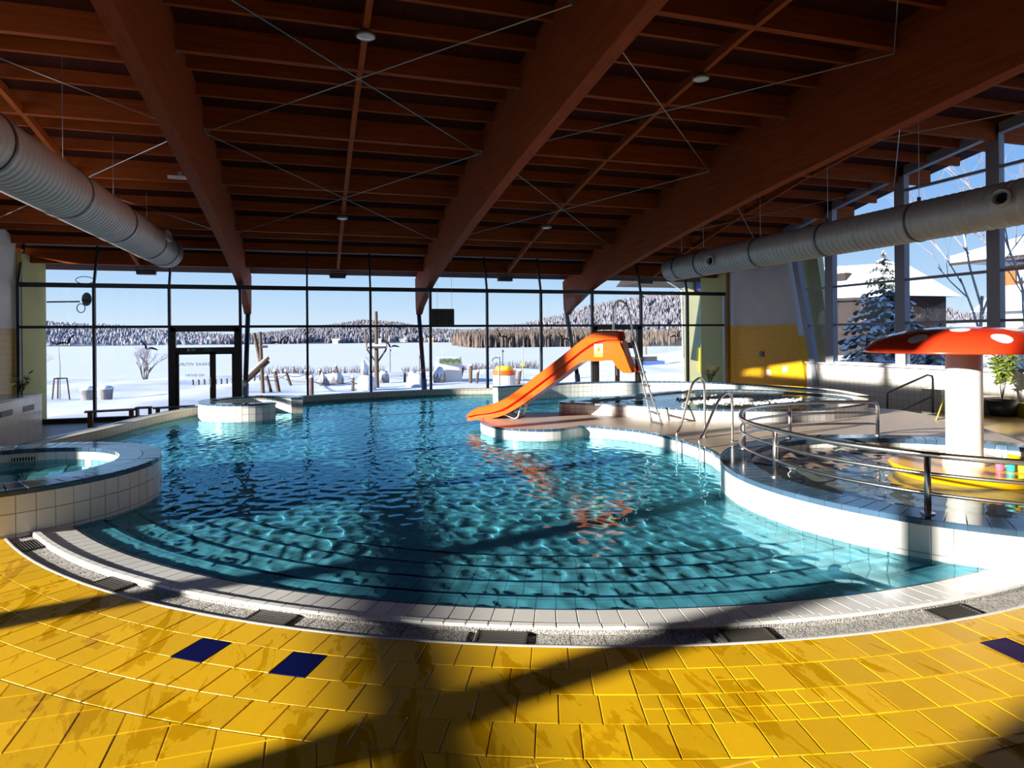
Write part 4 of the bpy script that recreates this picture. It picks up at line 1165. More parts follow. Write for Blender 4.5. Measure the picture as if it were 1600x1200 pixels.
# ================================================================== LEFT PLINTH, BENCH, PLANTS
pb = thing('tiled_plinth', (-7.6, 16.0, ZF), 'white tiled plinth with dark vents beside the left wall', 'plinth')
px_, pe = -6.66, 19.37
obj('front', MB().wall([(px_ - .006, 8.3), (px_ - .006, pe), (XL, pe)], ZF, .62), 'plinth_tile', pb, fix=False)
pt_ = MB().box((0, 0, 0), (.014, .194, .189)).mesh('tile', 'white_tile')
for i_ in range(14):
    for j_ in range(6):
        link('tile', pt_, pb, (px_ - .003, pe - .1 - .2 * i_, ZF + .0975 + .195 * j_))
obj('top', MB().box(((px_ + XL) / 2, (8.3 + pe) / 2, .635), (px_ - XL + .04, pe - 8.3 + .04, .04)), 'blue_cap', pb)
for yv in (18.55, 17.35, 16.1):
    v = obj('vent', MB().box((px_ + .005, yv, .36), (.02, .62, .13)), 'vent_grey', pb)
    for k in range(4): obj('vent_slat', MB().box((px_ + .018, yv, .315 + .03 * k), (.012, .58, .008)), 'steel_dark', v)
for yy, zz in ((22.5, .62), (21.3, -.02)):
    pass
tag(obj('wall_socket', MB().box((XL + .012, 20.6, 1.25), (.02, .22, .2)).box((XL + .025, 20.6, 1.25), (.012, .15, .13)), 'vent_grey'), 'square grey wall vent on the tan tiles at left', 'vent')
tag(obj('wall_outlet', MB().box((XL + .012, 20.9, .42), (.02, .13, .13)).box((XL + .025, 20.9, .42), (.015, .06, .06)), 'bench_wood'), 'small brown wall outlet on the tan tiles at left', 'outlet')

def leafy(name, base, h, spread, n, mat, label, cat='plant', stems=6, size=.09, group=None, pot=None):
    t = thing(name, base, label, cat, group)
    m_ = MB(); lf = MB()
    for i in range(stems):
        a = random.uniform(0, 2 * PI); r = random.uniform(.2, 1) * spread
        top = Vector((base[0] + r * math.cos(a), base[1] + r * math.sin(a), base[2] + h * random.uniform(.65, 1)))
        mid = Vector((base[0] + r * .35 * math.cos(a), base[1] + r * .35 * math.sin(a), base[2] + h * .45))
        m_.tube([base, mid, top], [.008, .006, .003], 4)
        for k in range(n // stems):
            q = random.uniform(.25, 1); p = mid.lerp(top, (q - .4) / .6) if q > .4 else Vector(base).lerp(mid, q / .4)
            b = random.uniform(0, 2 * PI); el = random.uniform(-.5, .6); L = size * random.uniform(.7, 1.5)
            d = Vector((math.cos(b) * math.cos(el), math.sin(b) * math.cos(el), math.sin(el))); sd = d.cross(Vector((0, 0, 1))).normalized() * L * .22
            up = sd.cross(d).normalized() * L * .06
            lf.add([p, p + d * L * .45 + sd + up, p + d * L, p + d * L * .45 - sd + up], [(0, 1, 2), (0, 2, 3)])
    obj('stem', m_, 'bark', t)
    o = obj('foliage', lf, mat, t, fix=False); o['kind'] = 'stuff'
    if pot: obj('pot', MB().lathe([(0, 0), (pot * .75, 0), (pot, pot * 1.2), (pot * .9, pot * 1.2), (pot * .85, pot)], 24, (base[0], base[1], base[2] - pot * 1.15)), 'pot', t, smooth=True)
    return t
leafy('ivy_plant', (-7.0, 19.1, .64), .55, .35, 90, 'leaf', 'small dark trailing plant on the left tiled plinth', stems=8, size=.13)
leafy('window_shrub', (14.6, 21.6, .1), .75, .55, 150, 'leaf_light', 'sunlit small green shrub before the yellow wall', stems=9, size=.12)
leafy('potted_bush', (15.9, 11.45, .36), 1.45, .5, 340, 'leaf_light', 'tall leafy potted plant right of the mushroom stem', stems=10, size=.2, pot=.32)

def bench(x0, y0, x1, y1, label):
    t = thing('wooden_bench', ((x0 + x1) / 2, (y0 + y1) / 2, ZF), label, 'bench', 'wooden benches by the window')
    d = Vector((x1 - x0, y1 - y0, 0)); a = math.atan2(d.y, d.x); L = d.length; c = Vector(((x0 + x1) / 2, (y0 + y1) / 2, 0)); r = Matrix.Rotation(a, 3, 'Z')
    for k in (-.13, 0, .13): obj('seat_plank', MB().box(c + r @ Vector((0, k, -.105)), (L, .115, .04), rz=a), 'bench_wood', t)
    for s_ in (-1, 1):
        e = c + r @ Vector((s_ * (L / 2 - .14), 0, 0))
        obj('leg', MB().box((e.x, e.y, (ZF - .125) / 2), (.12, .36, -ZF - .125), rz=a), 'bench_wood', t)
bench(-6.45, 21.9, -5.15, 22.15, 'dark wooden bench before the window left of the double door')
bench(-4.75, 22.3, -3.6, 22.55, 'dark wooden bench right beside the double door frame')
bs = thing('wooden_stool', (-4.95, 22.1, ZF), 'small wooden stool standing between the two window benches', 'stool')
obj('seat', MB().box((-4.95, 22.1, -.06), (.42, .3, .05)), 'bench_wood', bs)
for s_ in (-1, 1): obj('leg', MB().box((-4.95 + s_ * .17, 22.1, -.315), (.05, .26, .47)), 'bench_wood', bs)

# ================================================================== RIGHT SIDE: stairs, warning stand
rs = thing('tiled_steps', (15.6, 12.6, ZF), 'white tiled stair blocks against the right parapet', 'steps')
plat = [(11.3, 7.95), (XR - .01, 7.95), (XR - .01, 12.3), (13.5, 12.3), (12.9, 10.4), (12.1, 9.0)]
obj('upper_floor', MB().prism(plat, ZF, .0), 'far_floor_yellow', rs)
for i in range(2):
    y0 = 12.3 + .32 * i; zt = -.18 * (i + 1)
    obj('step', MB().wall([(14.9, y0), (14.9, y0 + .32), (XR - .02, y0 + .32)], ZF, zt).add([(14.9, y0, zt), (XR - .02, y0, zt), (XR - .02, y0 + .32, zt), (14.9, y0 + .32, zt)], [(0, 1, 2, 3)], [[(0, 0), (1.8, 0), (1.8, .32), (0, .32)]]), 'plinth_tile', rs, fix=False)
def tiled_block(x0, x1, y0, y1, z0, z1):
    m_ = MB().wall([(x0, y0), (x1, y0), (x1, y1), (x0, y1)], z0, z1, True)
    m_.add([(x0, y0, z1), (x1, y0, z1), (x1, y1, z1), (x0, y1, z1)], [(0, 1, 2, 3)], [[(0, 0), (x1 - x0, 0), (x1 - x0, y1 - y0), (0, y1 - y0)]])
    return m_
obj('block', tiled_block(15.3, 16.6, 12.55, 13.1, ZF, .56), 'plinth_tile', rs, fix=False)
obj('block', tiled_block(15.6, 16.6, 11.75, 12.2, 0, .42), 'plinth_tile', rs, fix=False)
hr = thing('stair_handrail', (14.85, 13.5, ZF), 'dark sloping metal handrail on the right tiled steps', 'handrail')
obj('upper_rail', MB().tube([(14.85, 13.75, ZF), (14.85, 13.75, .38), (14.85, 13.68, .44), (14.85, 12.55, .95), (14.85, 12.42, .93), (14.85, 12.40, .84), (14.85, 12.40, .0)], .028, 10), 'steel_dark', hr, smooth=True)
obj('lower_rail', MB().tube([(14.85, 13.5, -.12), (14.85, 12.42, .42)], .02, 8), 'steel_dark', hr, smooth=True)
wf = thing('wet_floor_sign', (12.55, 10.2, .205), 'yellow folding wet floor stand leaning behind the mushroom stem', 'sign')
for s_ in (-1, 1):
    T = Matrix.Rotation(.62, 4, 'Z')
    c = Vector((12.55, 10.2, .205))
    m_ = MB().add([(-.17, s_ * .16, 0), (.17, s_ * .16, 0), (.085, s_ * .02, .48), (-.085, s_ * .02, .48), (-.17, s_ * .145, 0), (.17, s_ * .145, 0), (.085, s_ * .005, .48), (-.085, s_ * .005, .48)], [(0, 1, 2, 3), (7, 6, 5, 4), (0, 4, 5, 1), (1, 5, 6, 2), (2, 6, 7, 3), (3, 7, 4, 0)])
    m_.v = [tuple(T.to_3x3() @ Vector(v) + c) for v in m_.v]
    obj('panel', m_, 'sign_yellow', wf)
ob = thing('storage_box', (16.35, 10.9, 0), 'low olive yellow box beside the potted plant', 'box')
obj('body', MB().box((16.35, 10.9, .14), (.5, .8, .28)), 'olive_paint', ob)
obj('lid', MB().box((16.35, 10.9, .30), (.54, .84, .04)), 'olive_paint', ob)
for i, (yy, zz) in enumerate(((21.3, 1.25), (20.9, .55), (20.0, .72))):
    tag(obj('wall_plate', MB().box((XR - .015, yy, zz), (.02, .26, .22)).box((XR - .03, yy, zz), (.02, .18, .14)), 'vent_grey' if i == 0 else 'white_tile'), ('grey square vent on the yellow wall', 'lower pale plate on the yellow wall near the shrub', 'pale plate at mid height on the yellow wall')[i], 'plate')

# bubbles on the whirlpool
fo = MB()
for _ in range(1400):
    a = random.uniform(0, 2 * PI); r = random.random() ** .7
    x, y = 9.9 + 1.5 * r * math.cos(a) + random.gauss(0, .12), 13.45 + 1.0 * r * math.sin(a) + random.gauss(0, .1); q = random.uniform(.015, .05)
    fo.lathe([(q, 0), (q * .7, q * .55), (0, q * .8)], 6, (x, y, .424))
o_ = obj('foam', fo, 'sign_white', spa, fix=False); o_['kind'] = 'stuff'
# ================================================================== OUTDOORS
def ground_z(x, y):
    d = y - YF
    z = -.78 - .45 * max(0, min(1, (d - 18) / 30)) - .9 * max(0, min(1, (d - 32) / 20))
    z -= 1.2 * max(0, min(1, (d - 48) / 25)) * max(0, min(1, (70 - x) / 20))
    z += .06 * math.sin(x * .7 + y * .31) * math.sin(y * .53 - x * .2) * min(1, max(0, d - 2) / 6)
    if 2 < d < 60: z += .05 * math.sin(y * 1.3 + .4 * math.sin(x * .5)) + .05 * math.sin(x * 1.9 + 1.7 * math.sin(y * .6)) * math.sin(y * .9 + x * .4) + .09 * math.sin(x * .55 - y * .23)
    r = x - XR
    if r > 0: z += .02 * r + max(0, r - 20) * .045
    return max(z, -2.62) if x < 90 else z
gxs = list(np.concatenate([np.linspace(-120, -40, 12), np.linspace(-36, 40, 78), np.linspace(46, 190, 30)]))
gys = list(np.concatenate([[-60, -40, -25, -14], np.linspace(-10, 23, 14), np.linspace(23.3, 60, 75), np.linspace(62, 100, 30)]))
nx, ny = len(gxs), len(gys)
gr = MB(); gr.v = [(x, y, ground_z(x, y) if not (XL - .4 < x < XR + .4 and y < YF - .2) else -1.3) for y in gys for x in gxs]
gr.f = [(j * nx + i, j * nx + i + 1, (j + 1) * nx + i + 1, (j + 1) * nx + i) for j in range(ny - 1) for i in range(nx - 1)]
gr.uv = [None] * len(gr.f)
struct('ground', gr, 'snow', 'snow covered garden ground outside the windows', smooth=True, fix=False)
lake = MB().add([(-1400, 60, -2.9), (700, 60, -2.9), (1400, 1300, -2.9), (-1400, 1300, -2.9)], [(0, 1, 2, 3)])
struct('lake', lake, 'ice_snow', 'flat frozen lake covered with snow', fix=False)

def hill(name, x0, x1, y0, depth, prof, label, mat='forest_frost', base=-3.0, trees=1500, th=14, tw=5):
    """long wooded ridge: ground mesh plus a forest standing on it"""
    n = 70; rows = 9; m_ = MB()
    px = [p[0] for p in prof]; ph = [p[1] for p in prof]
    def hz(u, v):
        h = np.interp(u, px, ph)
        return base + h * (math.sin(min(1, v) * PI / 2) ** 1.2) + .04 * h * math.sin(u * 37 + v * 9)
    vs = [(x0 + (x1 - x0) * i / n, y0 + depth * j / rows, hz(i / n, j / rows)) for j in range(rows + 1) for i in range(n + 1)]
    fs = [(j * (n + 1) + i, j * (n + 1) + i + 1, (j + 1) * (n + 1) + i + 1, (j + 1) * (n + 1) + i) for j in range(rows) for i in range(n)]
    hl = struct(name, m_.add(vs, fs), mat, label, smooth=True)
    f = MB()
    for _ in range(trees):
        u, v = random.random(), random.random() ** .8 * .98 + .01
        x, y = x0 + (x1 - x0) * u, y0 + depth * v; z = hz(u, v) - .5
        h = th * random.uniform(.55, 1.15); r = tw * random.uniform(.5, 1)
        if random.random() < .45:
            prf = [(r * .75, .05), (r * .5, .4), (r * .22, .75), (.02, 1)]
        else:
            prf = [(r * .25, .02), (r * .85, .3), (r * .8, .62), (r * .35, .93), (.02, 1)]
        k = 5; a0 = random.uniform(0, 6)
        vv = []
        for rr, q in prf:
            for j in range(k):
                a = a0 + 2 * PI * j / k; w_ = rr * random.uniform(.75, 1.2)
                vv.append((x + w_ * math.cos(a), y + w_ * math.sin(a), z + h * q))
        ff = [(i * k + j, i * k + (j + 1) % k, (i + 1) * k + (j + 1) % k, (i + 1) * k + j) for i in range(len(prf) - 1) for j in range(k)]
        f.add(vv, ff)
    fo = obj('forest', f, mat, hl, fix=False); fo['kind'] = 'stuff'
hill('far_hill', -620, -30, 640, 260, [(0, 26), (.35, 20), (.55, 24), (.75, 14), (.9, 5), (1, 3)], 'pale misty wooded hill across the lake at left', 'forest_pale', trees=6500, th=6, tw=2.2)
hill('wooded_hill', -85, 330, 640, 240, [(0, 3), (.1, 7), (.22, 14), (.35, 21), (.45, 20), (.55, 10), (.8, 6), (1, 8)], 'frosted wooded hill across the lake behind the playground', 'forest_frost', trees=9500, th=8, tw=2.3)
hill('right_hill', 150, 700, 430, 300, [(0, 6), (.15, 14), (.28, 32), (.42, 50), (.55, 55), (.7, 52), (1, 48)], 'higher snowy wooded hill behind the slide', 'forest_frost', trees=9500, th=7, tw=2.1)
hill('wooded_shore', 72, 150, 285, 60, [(0, 1), (.3, 2), (1, 3)], 'brown leafless wood on the near lake shore', 'forest_brown', trees=6000, th=7, tw=.75)
hill('shore_bank', 120, 420, 262, 120, [(0, 1), (.3, 5), (1, 8)], 'snowy bank with brown bushes behind the slide', 'forest_brown', trees=1500, th=6, tw=.8)
for i, (x, y, z, w_, mt) in enumerate(((60, 655, 11, 9, 'house_wall'), (85, 668, 15, 10, 'house_wall'), (112, 660, 13, 8, 'yellow_paint'), (132, 672, 17, 10, 'house_wall'), (150, 664, 14, 9, 'house_wall'), (20, 660, 6, 9, 'house_wall'))):
    t = thing('village_house', (x, y - 20, -3.0), 'tiny snow roofed house on the far wooded hill, ' + ('second from left', 'third from left', 'the only yellow one', 'second from right', 'rightmost', 'leftmost')[i], 'house', 'houses on the far hill')
    z = -.5; y -= 20; w_ *= .55
    obj('wall', MB().box((x, y, z - 1.0), (w_, 5, 3.4)), mt, t)
    e_ = w_ / 2 + .5
    obj('roof', MB().add([(x - e_, y - 3, z + .5), (x + e_, y - 3, z + .5), (x + e_, y, z + 2.2), (x - e_, y, z + 2.2), (x - e_, y + 3, z + .5), (x + e_, y + 3, z + .5)], [(0, 1, 2, 3), (3, 2, 5, 4), (0, 3, 4), (1, 5, 2), (0, 4, 5, 1)]), 'snow', t)

# ---- bare trees
def bare_tree(name, base, h, label, mat_t='bark', mat_w='twig_frost', trunks=1, spread=.5, depth=5, cat='tree', group=None, r0=None, lean=.12):
    t = thing(name, base, label, cat, group)
    tr, tw = MB(), MB()
    def grow(p, d, L, r, lv):
        q = p + d * L
        (tr if lv <= 1 else tw).tube([p, p.lerp(q, .5) + Vector((random.uniform(-1, 1), random.uniform(-1, 1), 0)) * L * .04, q], [r, r * .85, r * .65], 5 if lv <= 1 else 3, caps=False)
        if lv >= depth: return
        for _ in range(random.choice((2, 3)) if lv else 3):
            ax = Vector((random.uniform(-1, 1), random.uniform(-1, 1), random.uniform(-.2, .5))).normalized()
            nd = (d + ax * random.uniform(.35, .35 + spread)).normalized(); nd.z = nd.z * .9 + .12; nd.normalize()
            grow(p.lerp(q, random.uniform(.55, 1)), nd, L * random.uniform(.6, .82), r * .58, lv + 1)
    r0 = r0 or h * .02
    for k in range(trunks):
        a = 2 * PI * k / trunks + .5
        d = Vector((math.cos(a) * lean * (trunks > 1), math.sin(a) * lean * (trunks > 1), 1)).normalized()
        grow(Vector(base) + Vector((math.cos(a), math.sin(a), 0)) * .12 * (trunks > 1) * h * .1, d, h * .34, r0, 0)
    obj('trunk', tr, mat_t, t, fix=False); o = obj('twigs', tw, mat_w, t, fix=False); o['kind'] = 'stuff'
    return t
def gz(x, y): return ground_z(x, y)
bare_tree('bare_tree', (-12.4, 56.0, gz(-12.4, 56) - .2), 3.6, 'bare multi-stemmed tree standing alone by the snowy lake shore', trunks=4, depth=5, lean=.28, r0=.055)
bare_tree('bare_shrub', (-21.5, 60.0, gz(-21.5, 60) - .1), 3.4, 'frosted bare shrub beside the left pier by the lake', 'twig_frost', trunks=4, depth=5, lean=.4, r0=.04)
bare_tree('bare_shrub', (50.0, 110.0, -2.6), 6.0, 'round frosted shrub on the shore behind the slide chute', 'twig_brown', trunks=5, depth=4, lean=.6, r0=.07)
bare_tree('bare_tree', (66.0, 120.0, -2.6), 12.0, 'bare tree on the bank right of the third strut', 'twig_brown', trunks=1, depth=5, r0=.2)
bare_tree('sapling', (8.2, 100.0, -2.3), 2.6, 'thin sapling on the snowy island beyond the playground', trunks=1, depth=3, r0=.05)
# sapling with a three post guard
gx, gy = -11.8, 36.5; g0_ = gz(gx, gy)
tg = thing('tree_guard', (gx, gy, g0_), 'sapling held by three green posts on the snow', 'tree')
for a in (0, 2.1, 4.2):
    obj('post', MB().tube([(gx + .42 * math.cos(a), gy + .42 * math.sin(a), g0_ - .1), (gx + .3 * math.cos(a), gy + .3 * math.sin(a), g0_ + 1.05)], .035, 6), 'teal' if 0 else 'post_wood', tg)
obj('crossbar', MB().tube([(gx + .3 * math.cos(a), gy + .3 * math.sin(a), g0_ + 1.03) for a in (0, 2.1, 4.2)], .03, 5, closed=True), 'post_wood', tg)
obj('stem', MB().tube([(gx, gy, g0_ - .1), (gx + .02, gy, g0_ + 1.6), (gx - .05, gy, g0_ + 3.0)], [.03, .02, .006], 5), 'twig_frost', tg)
for i, (x, y) in enumerate(((-10.35, 35.66), (-9.55, 35.36))):
    z = gz(x, y); t = thing('litter_bin', (x, y, z), ('round grey bin capped with snow, the one nearer the left pier', 'round grey bin capped with snow, the one nearer the mullion')[i], 'bin', 'snow capped bins in the garden')
    obj('body', MB().lathe([(.0, 0), (.28, 0), (.33, .55), (.33, .6), (0, .6)], 20, (x, y, z - .05)), 'stone', t)
    obj('snow_cap', MB().lathe([(.36, .56), (.36, .62), (.25, .7), (0, .73)], 20, (x, y, z - .05)), 'snow', t, smooth=True)

# ---- playground
def post(x, y, h, lean=(0, 0), r=.08, name='wooden_post', label='', mat='post_wood', snow=True):
    z = gz(x, y); t = thing(name, (x, y, z), label, 'post', 'playground posts in the snow')
    top = Vector((x + lean[0], y + lean[1], z + h))
    obj('shaft', MB().tube([(x, y, z - .25), top], [r, r * .9], 8), mat, t, smooth=False)
    if snow: obj('snow_cap', MB().lathe([(r * 1.05, 0), (r * 1.1, .05), (r * .7, .11), (0, .13)], 10, (top.x, top.y, top.z - .01)), 'snow', t, smooth=True)
    return top
PO = [(-2.05, 35.7, .85, (-.28, 0), 'short leaning playground post nearest the second mullion'), (-1.75, 36.6, 1.1, (-.22, .1), 'thick leaning playground post beside a shorter one'), (-1.2, 40.0, .85, (-.35, 0), 'leaning playground post alone before the double strut'),
      (-.4, 46.5, .6, (-.1, 0), 'small distant playground post left of the fourth mullion'), (-.1, 33.4, 1.0, (0, 0), 'upright snow capped post touching the fourth mullion'), (.5, 46.5, .7, (-.1, 0), 'distant rope post behind the gabled stone'), (1.7, 48.8, .75, (-.12, 0), 'distant rope post behind the snowy boulder'),
      (1.95, 34.8, .75, (.03, 0), 'pair of low posts beside the snow heap, taller one'), (5.66, 42.3, .65, (.03, 0), 'upright rope post left of the slanted strut'), (8.6, 39.1, .8, (.25, 0), 'rope post leaning right before the white hut'), (8.62, 36.3, 1.0, (.05, 0), 'dark post at the right corner of the white hut'), (9.3, 37.6, .7, (.12, 0), 'small dark post right of the white hut'), (10.9, 34.6, .9, (.2, 0), 'dark post leaning before the round planter')]
tops = []
for x, y, h, ln, lb in PO: tops.append(post(x, y, h, ln, .085 if h < .9 else .11, label=lb))
ROPE = ['rope from the post by the second mullion to the lone leaning post', 'rope from the lone leaning post to the small distant post', 'rope behind the fourth mullion between two distant posts', 'rope above the snowy boulder between two distant posts', 'long rope passing behind the lookout mast', 'rope between the slanted strut and the white hut', 'short rope in front of the white garden hut', 'low rope from the thick leaning post to the fourth mullion', 'low rope from the fourth mullion to the snow heap']
for i, (a, b) in enumerate(((0, 2), (2, 3), (3, 5), (5, 6), (6, 8), (8, 9), (9, 10), (1, 4), (4, 7))):
    p, q = tops[a], tops[b]; mid = p.lerp(q, .5) - Vector((0, 0, .16 + .2))
    pts = [p.lerp(q, k / 8) - Vector((0, 0, .2 + .16 * 4 * (k / 8) * (1 - k / 8))) for k in range(9)]
    tag(obj('rope', MB().tube(pts, .02, 5), 'bark'), ROPE[i], 'rope', 'ropes between the playground posts')
# crossed log climbing frame
x, y = -2.45, 35.0; z = gz(x, y)
cf = thing('climbing_logs', (x, y, z), 'crossed wooden climbing logs standing beside the double door', 'climbing frame')
obj('log', MB().tube([(x, y, z - .2), (x - .12, y, z + 3.1)], [.10, .08], 10), 'post_wood', cf)
obj('log', MB().tube([(x - .1, y + .25, z + 1.4), (x - .42, y + .2, z + 3.05)], [.10, .08], 10), 'post_wood', cf)
for d_ in (0, .2):
    obj('cross_log', MB().tube([(x - 1.3, y + .1 + d_, z + .3 - d_), (x + .28, y - .1 + d_, z + 1.8 - d_)], .085, 10), 'post_wood', cf)
    obj('log_snow', MB().tube([(x - 1.25, y + .1 + d_, z + .42 - d_), (x + .26, y - .1 + d_, z + 1.9 - d_)], .05, 6), 'snow', cf)
obj('peg', MB().tube([(x - .1, y - .1, z + 2.35), (x + .25, y - .1, z + 2.35)], .06, 8), 'post_wood', cf)
# lookout tower
x, y = 3.45, 37.5; z = gz(x, y)
tw_ = thing('lookout_mast', (x, y, z), 'wooden lookout mast with a snowy crow nest platform', 'tower')
obj('mast', MB().tube([(x, y, z - .2), (x - .02, y, z + 4.35)], [.14, .09], 10), 'post_wood', tw_)
obj('platform', MB().box((x, y, z + 2.3), (1.05, .9, .12)), 'post_wood', tw_)
obj('platform_snow', MB().box((x, y, z + 2.42), (1.0, .86, .12)), 'snow', tw_)
for s_ in (-1, 1):
    obj('upright', MB().tube([(x + s_ * .52, y, z + 2.2), (x + s_ * .62, y, z + 3.2)], .05, 8), 'post_wood', tw_)
    obj('brace', MB().tube([(x + s_ * .55, y, z + 2.2), (x + s_ * .08, y, z + 1.5)], .05, 8), 'post_wood', tw_)
def rock(x, y, w, h, label, seed, sharp=False):
    rnd = random.Random(seed); z = gz(x, y); t = thing('boulder', (x, y, z), label, 'rock', 'boulders in the playground')
    bm = bmesh.new(); bmesh.ops.create_icosphere(bm, subdivisions=2, radius=1)
    for v in bm.verts:
        f = rnd.uniform(.85, 1.15); v.co = Vector((v.co.x * w / 2 * f, v.co.y * w / 2.4 * f, (v.co.z * .62 + .38) * h * f))
        if sharp: v.co.x *= max(.2, 1.1 - v.co.z / h)
        v.co += Vector((x, y, z - .1))
    me = bpy.data.meshes.new('stone'); bm.to_mesh(me); me.materials.append(M['stone']); link('stone', me, t)
    for f in list(bm.faces):
        if f.normal.z < .25: bm.faces.remove(f)
    for v in bm.verts: v.co.z += .05; 
    me2 = bpy.data.meshes.new('snow_cap'); bm.to_mesh(me2); bm.free(); me2.polygons.foreach_set('use_smooth', [True] * len(me2.polygons)); me2.materials.append(M['snow'])
    link('snow_cap', me2, t)
rock(.5, 39.8, 1.0, .75, 'pointed gable shaped stone with snow beside the fourth mullion', 1, True)
rock(1.35, 42.5, 1.05, .75, 'broad snow capped boulder behind the gabled stone', 2)
rock(3.05, 41.5, .5, 1.6, 'tall narrow standing stone left of the lookout mast', 3)
rock(4.3, 42.3, .75, .85, 'snow capped boulder right of the lookout mast', 4)
rock(6.15, 42.1, .8, .75, 'snow capped boulder beside the upright rope post', 5)
rock(7.2, 38.6, .8, .95, 'snowy boulder beneath the pictogram board', 6)
def heap(x, y, w, h, label, seed):
    rnd = random.Random(seed); z = gz(x, y); n = 18; m_ = MB()
    prof = [(1, 0), (.97, .5), (.85, .82), (.55, .97), (0, 1.0)]
    vs = [(x + w / 2 * r * math.cos(2 * PI * j / n) * rnd.uniform(.93, 1.07), y + w / 2 * r * math.sin(2 * PI * j / n), z - .1 + h * q) for r, q in prof for j in range(n)]
    m_.add(vs, [(i * n + j, i * n + (j + 1) % n, (i + 1) * n + (j + 1) % n, (i + 1) * n + j) for i in range(4) for j in range(n)])
    tag(obj('snow_heap', m_, 'snow', smooth=True), label, 'snow heap', 'snow heaps in the playground')
heap(2.65, 34.7, 1.0, .9, 'rounded snow heap left of the lookout mast', 1)
heap(5.5, 36.1, 1.1, .85, 'rounded snow heap left of the slanted middle strut', 2)
# low brown hedges on the shore
def hedge(x, y, L, label, h=.9):
    z = gz(x, y); t = thing('low_hedge', (x, y, z), label, 'hedge', 'brown hedges on the snowy shore')
    tw2 = MB()
    for _ in range(int(L * 26)):
        bx2 = x + random.uniform(-L / 2, L / 2); by2 = y + random.uniform(-.6, .6)
        tw2.tube([(bx2, by2, z - .1), (bx2 + random.uniform(-.4, .4), by2 + random.uniform(-.3, .3), z + h * random.uniform(.5, 1.1))], [.035, .012], 3, caps=False)
    o = obj('twigs', tw2, 'twig_brown', t, fix=False); o['kind'] = 'stuff'
    c = obj('snow_base', MB().lathe([(1, 0), (.85, .18), (.5, .28), (0, .32)], 20, (0, 0, 0)), 'snow', t, smooth=True)
    c.data.transform(Matrix.Translation((x, y, z - .05)) @ Matrix.Diagonal((L / 2 * 1.1, 1.2, 1, 1)))
hedge(-2.6, 70.0, 5.0, 'brown hedge strip on the snow left of the fourth mullion', 1.0)
hedge(3.6, 72.0, 7.5, 'long brown hedge strip left of the lookout mast', 1.1)
hedge(14.0, 84.0, 6.0, 'distant brown hedge strip left of the middle strut')
hedge(15.5, 66.0, 4.0, 'brown hedge strip beneath the pictogram board')
hedge(18.5, 62.0, 7.0, 'brown hedge strip between the white hut and the round planter')
mound = MB()
# white hut with lime banner, round planter, shower post, mast with box
x, y = 8.0, 39.5; z = gz(x, y)
hu = thing('garden_hut', (x, y, z), 'low white garden hut topped with a lime green leafy banner', 'hut')
obj('body', MB().box((x, y, z + .55), (1.45, 1.2, 1.2)), 'white_paint', hu)
obj('banner', MB().box((x, y - .62, z + 1.2), (1.35, .05, .3)), 'sign_white', hu)
for k in range(7): c = obj('leaf_print', MB().lathe([(.11, 0), (.09, .015), (0, .02)], 6, (0, 0, 0)), 'lime', hu); c.data.transform(Matrix.Translation((x - .57 + .19 * k, y - .65, z + 1.2 + (.05 if k % 2 else -.04))) @ Matrix.Rotation(PI / 2, 4, 'X'))
obj('roof_snow', MB().box((x, y, z + 1.4), (1.4, 1.15, .1)), 'snow', hu)
x, y = 10.35, 35.2; z = gz(x, y)
rp_ = thing('round_planter', (x, y, z), 'round white planter drum with red and yellow bands', 'planter')
obj('drum', MB().lathe([(.0, 0), (.66, 0), (.64, .75), (.0, .75)], 28, (x, y, z - .1)), 'white_paint', rp_)
obj('red_band', MB().lathe([(.65, .68), (.67, .70), (.67, .92), (.6, .94), (0, .94)], 28, (x, y, z)), 'slide_orange', rp_)
obj('yellow_top', MB().lathe([(.5, .93), (.5, 1.12), (.4, 1.16), (0, 1.18)], 24, (x, y, z)), 'sign_yellow', rp_)
x, y = 9.72, 34.0; z = gz(x, y)
sh = thing('garden_shower', (x, y, z), 'metal garden shower post with a bent arm', 'shower')
obj('post', MB().tube([(x, y, z - .1), (x, y, z + 1.75)], .045, 10), 'steel_dark', sh)
obj('arm', MB().tube([(x, y, z + 1.65), (x - .2, y, z + 1.72), (x - .38, y, z + 1.6), (x - .42, y, z + 1.5)], .03, 8), 'steel_dark', sh)
x, y = 12.2, 37.5; z = gz(x, y)
ml = thing('signal_pole', (x, y, z), 'thin pole with a small yellow box in the garden', 'pole')
obj('pole', MB().tube([(x, y, z), (x, y, z + 2.4)], .03, 8), 'frame_grey', ml)
obj('box', MB().box((x, y - .03, z + 1.3), (.2, .15, .18)), 'sign_yellow', ml)
for i, (x, y, h) in enumerate(((7.4, 66.0, 2.2), (11.0, 70.0, 1.6), (17.5, 60.0, 1.7))):
    z = gz(x, y)
    tag(obj('lamp_post', MB().tube([(x, y, z), (x, y, z + h)], .04, 6).lathe([(0, 0), (.12, .02), (.1, .2), (0, .26)], 10, (x, y, z + h)), 'frame_dark'), ('thin dark lamp post on the shore beside the lookout mast', 'thin dark lamp post left of the middle strut', 'thin dark lamp post above the white hut')[i], 'lamp post')
# road fence bollards behind the doors
for k in range(14):
    x, y = -7.3 + .33 * k, 45.0; z = gz(x, y)
    tag(obj('fence_picket', MB().tube([(x, y, z - .1), (x, y, z + .28), (x, y, z + .36)], [.07, .07, .02], 6), 'frame_dark'), 'short dark bollard in the row on the snow behind the double door', 'bollard', 'dark bollards behind the double door')

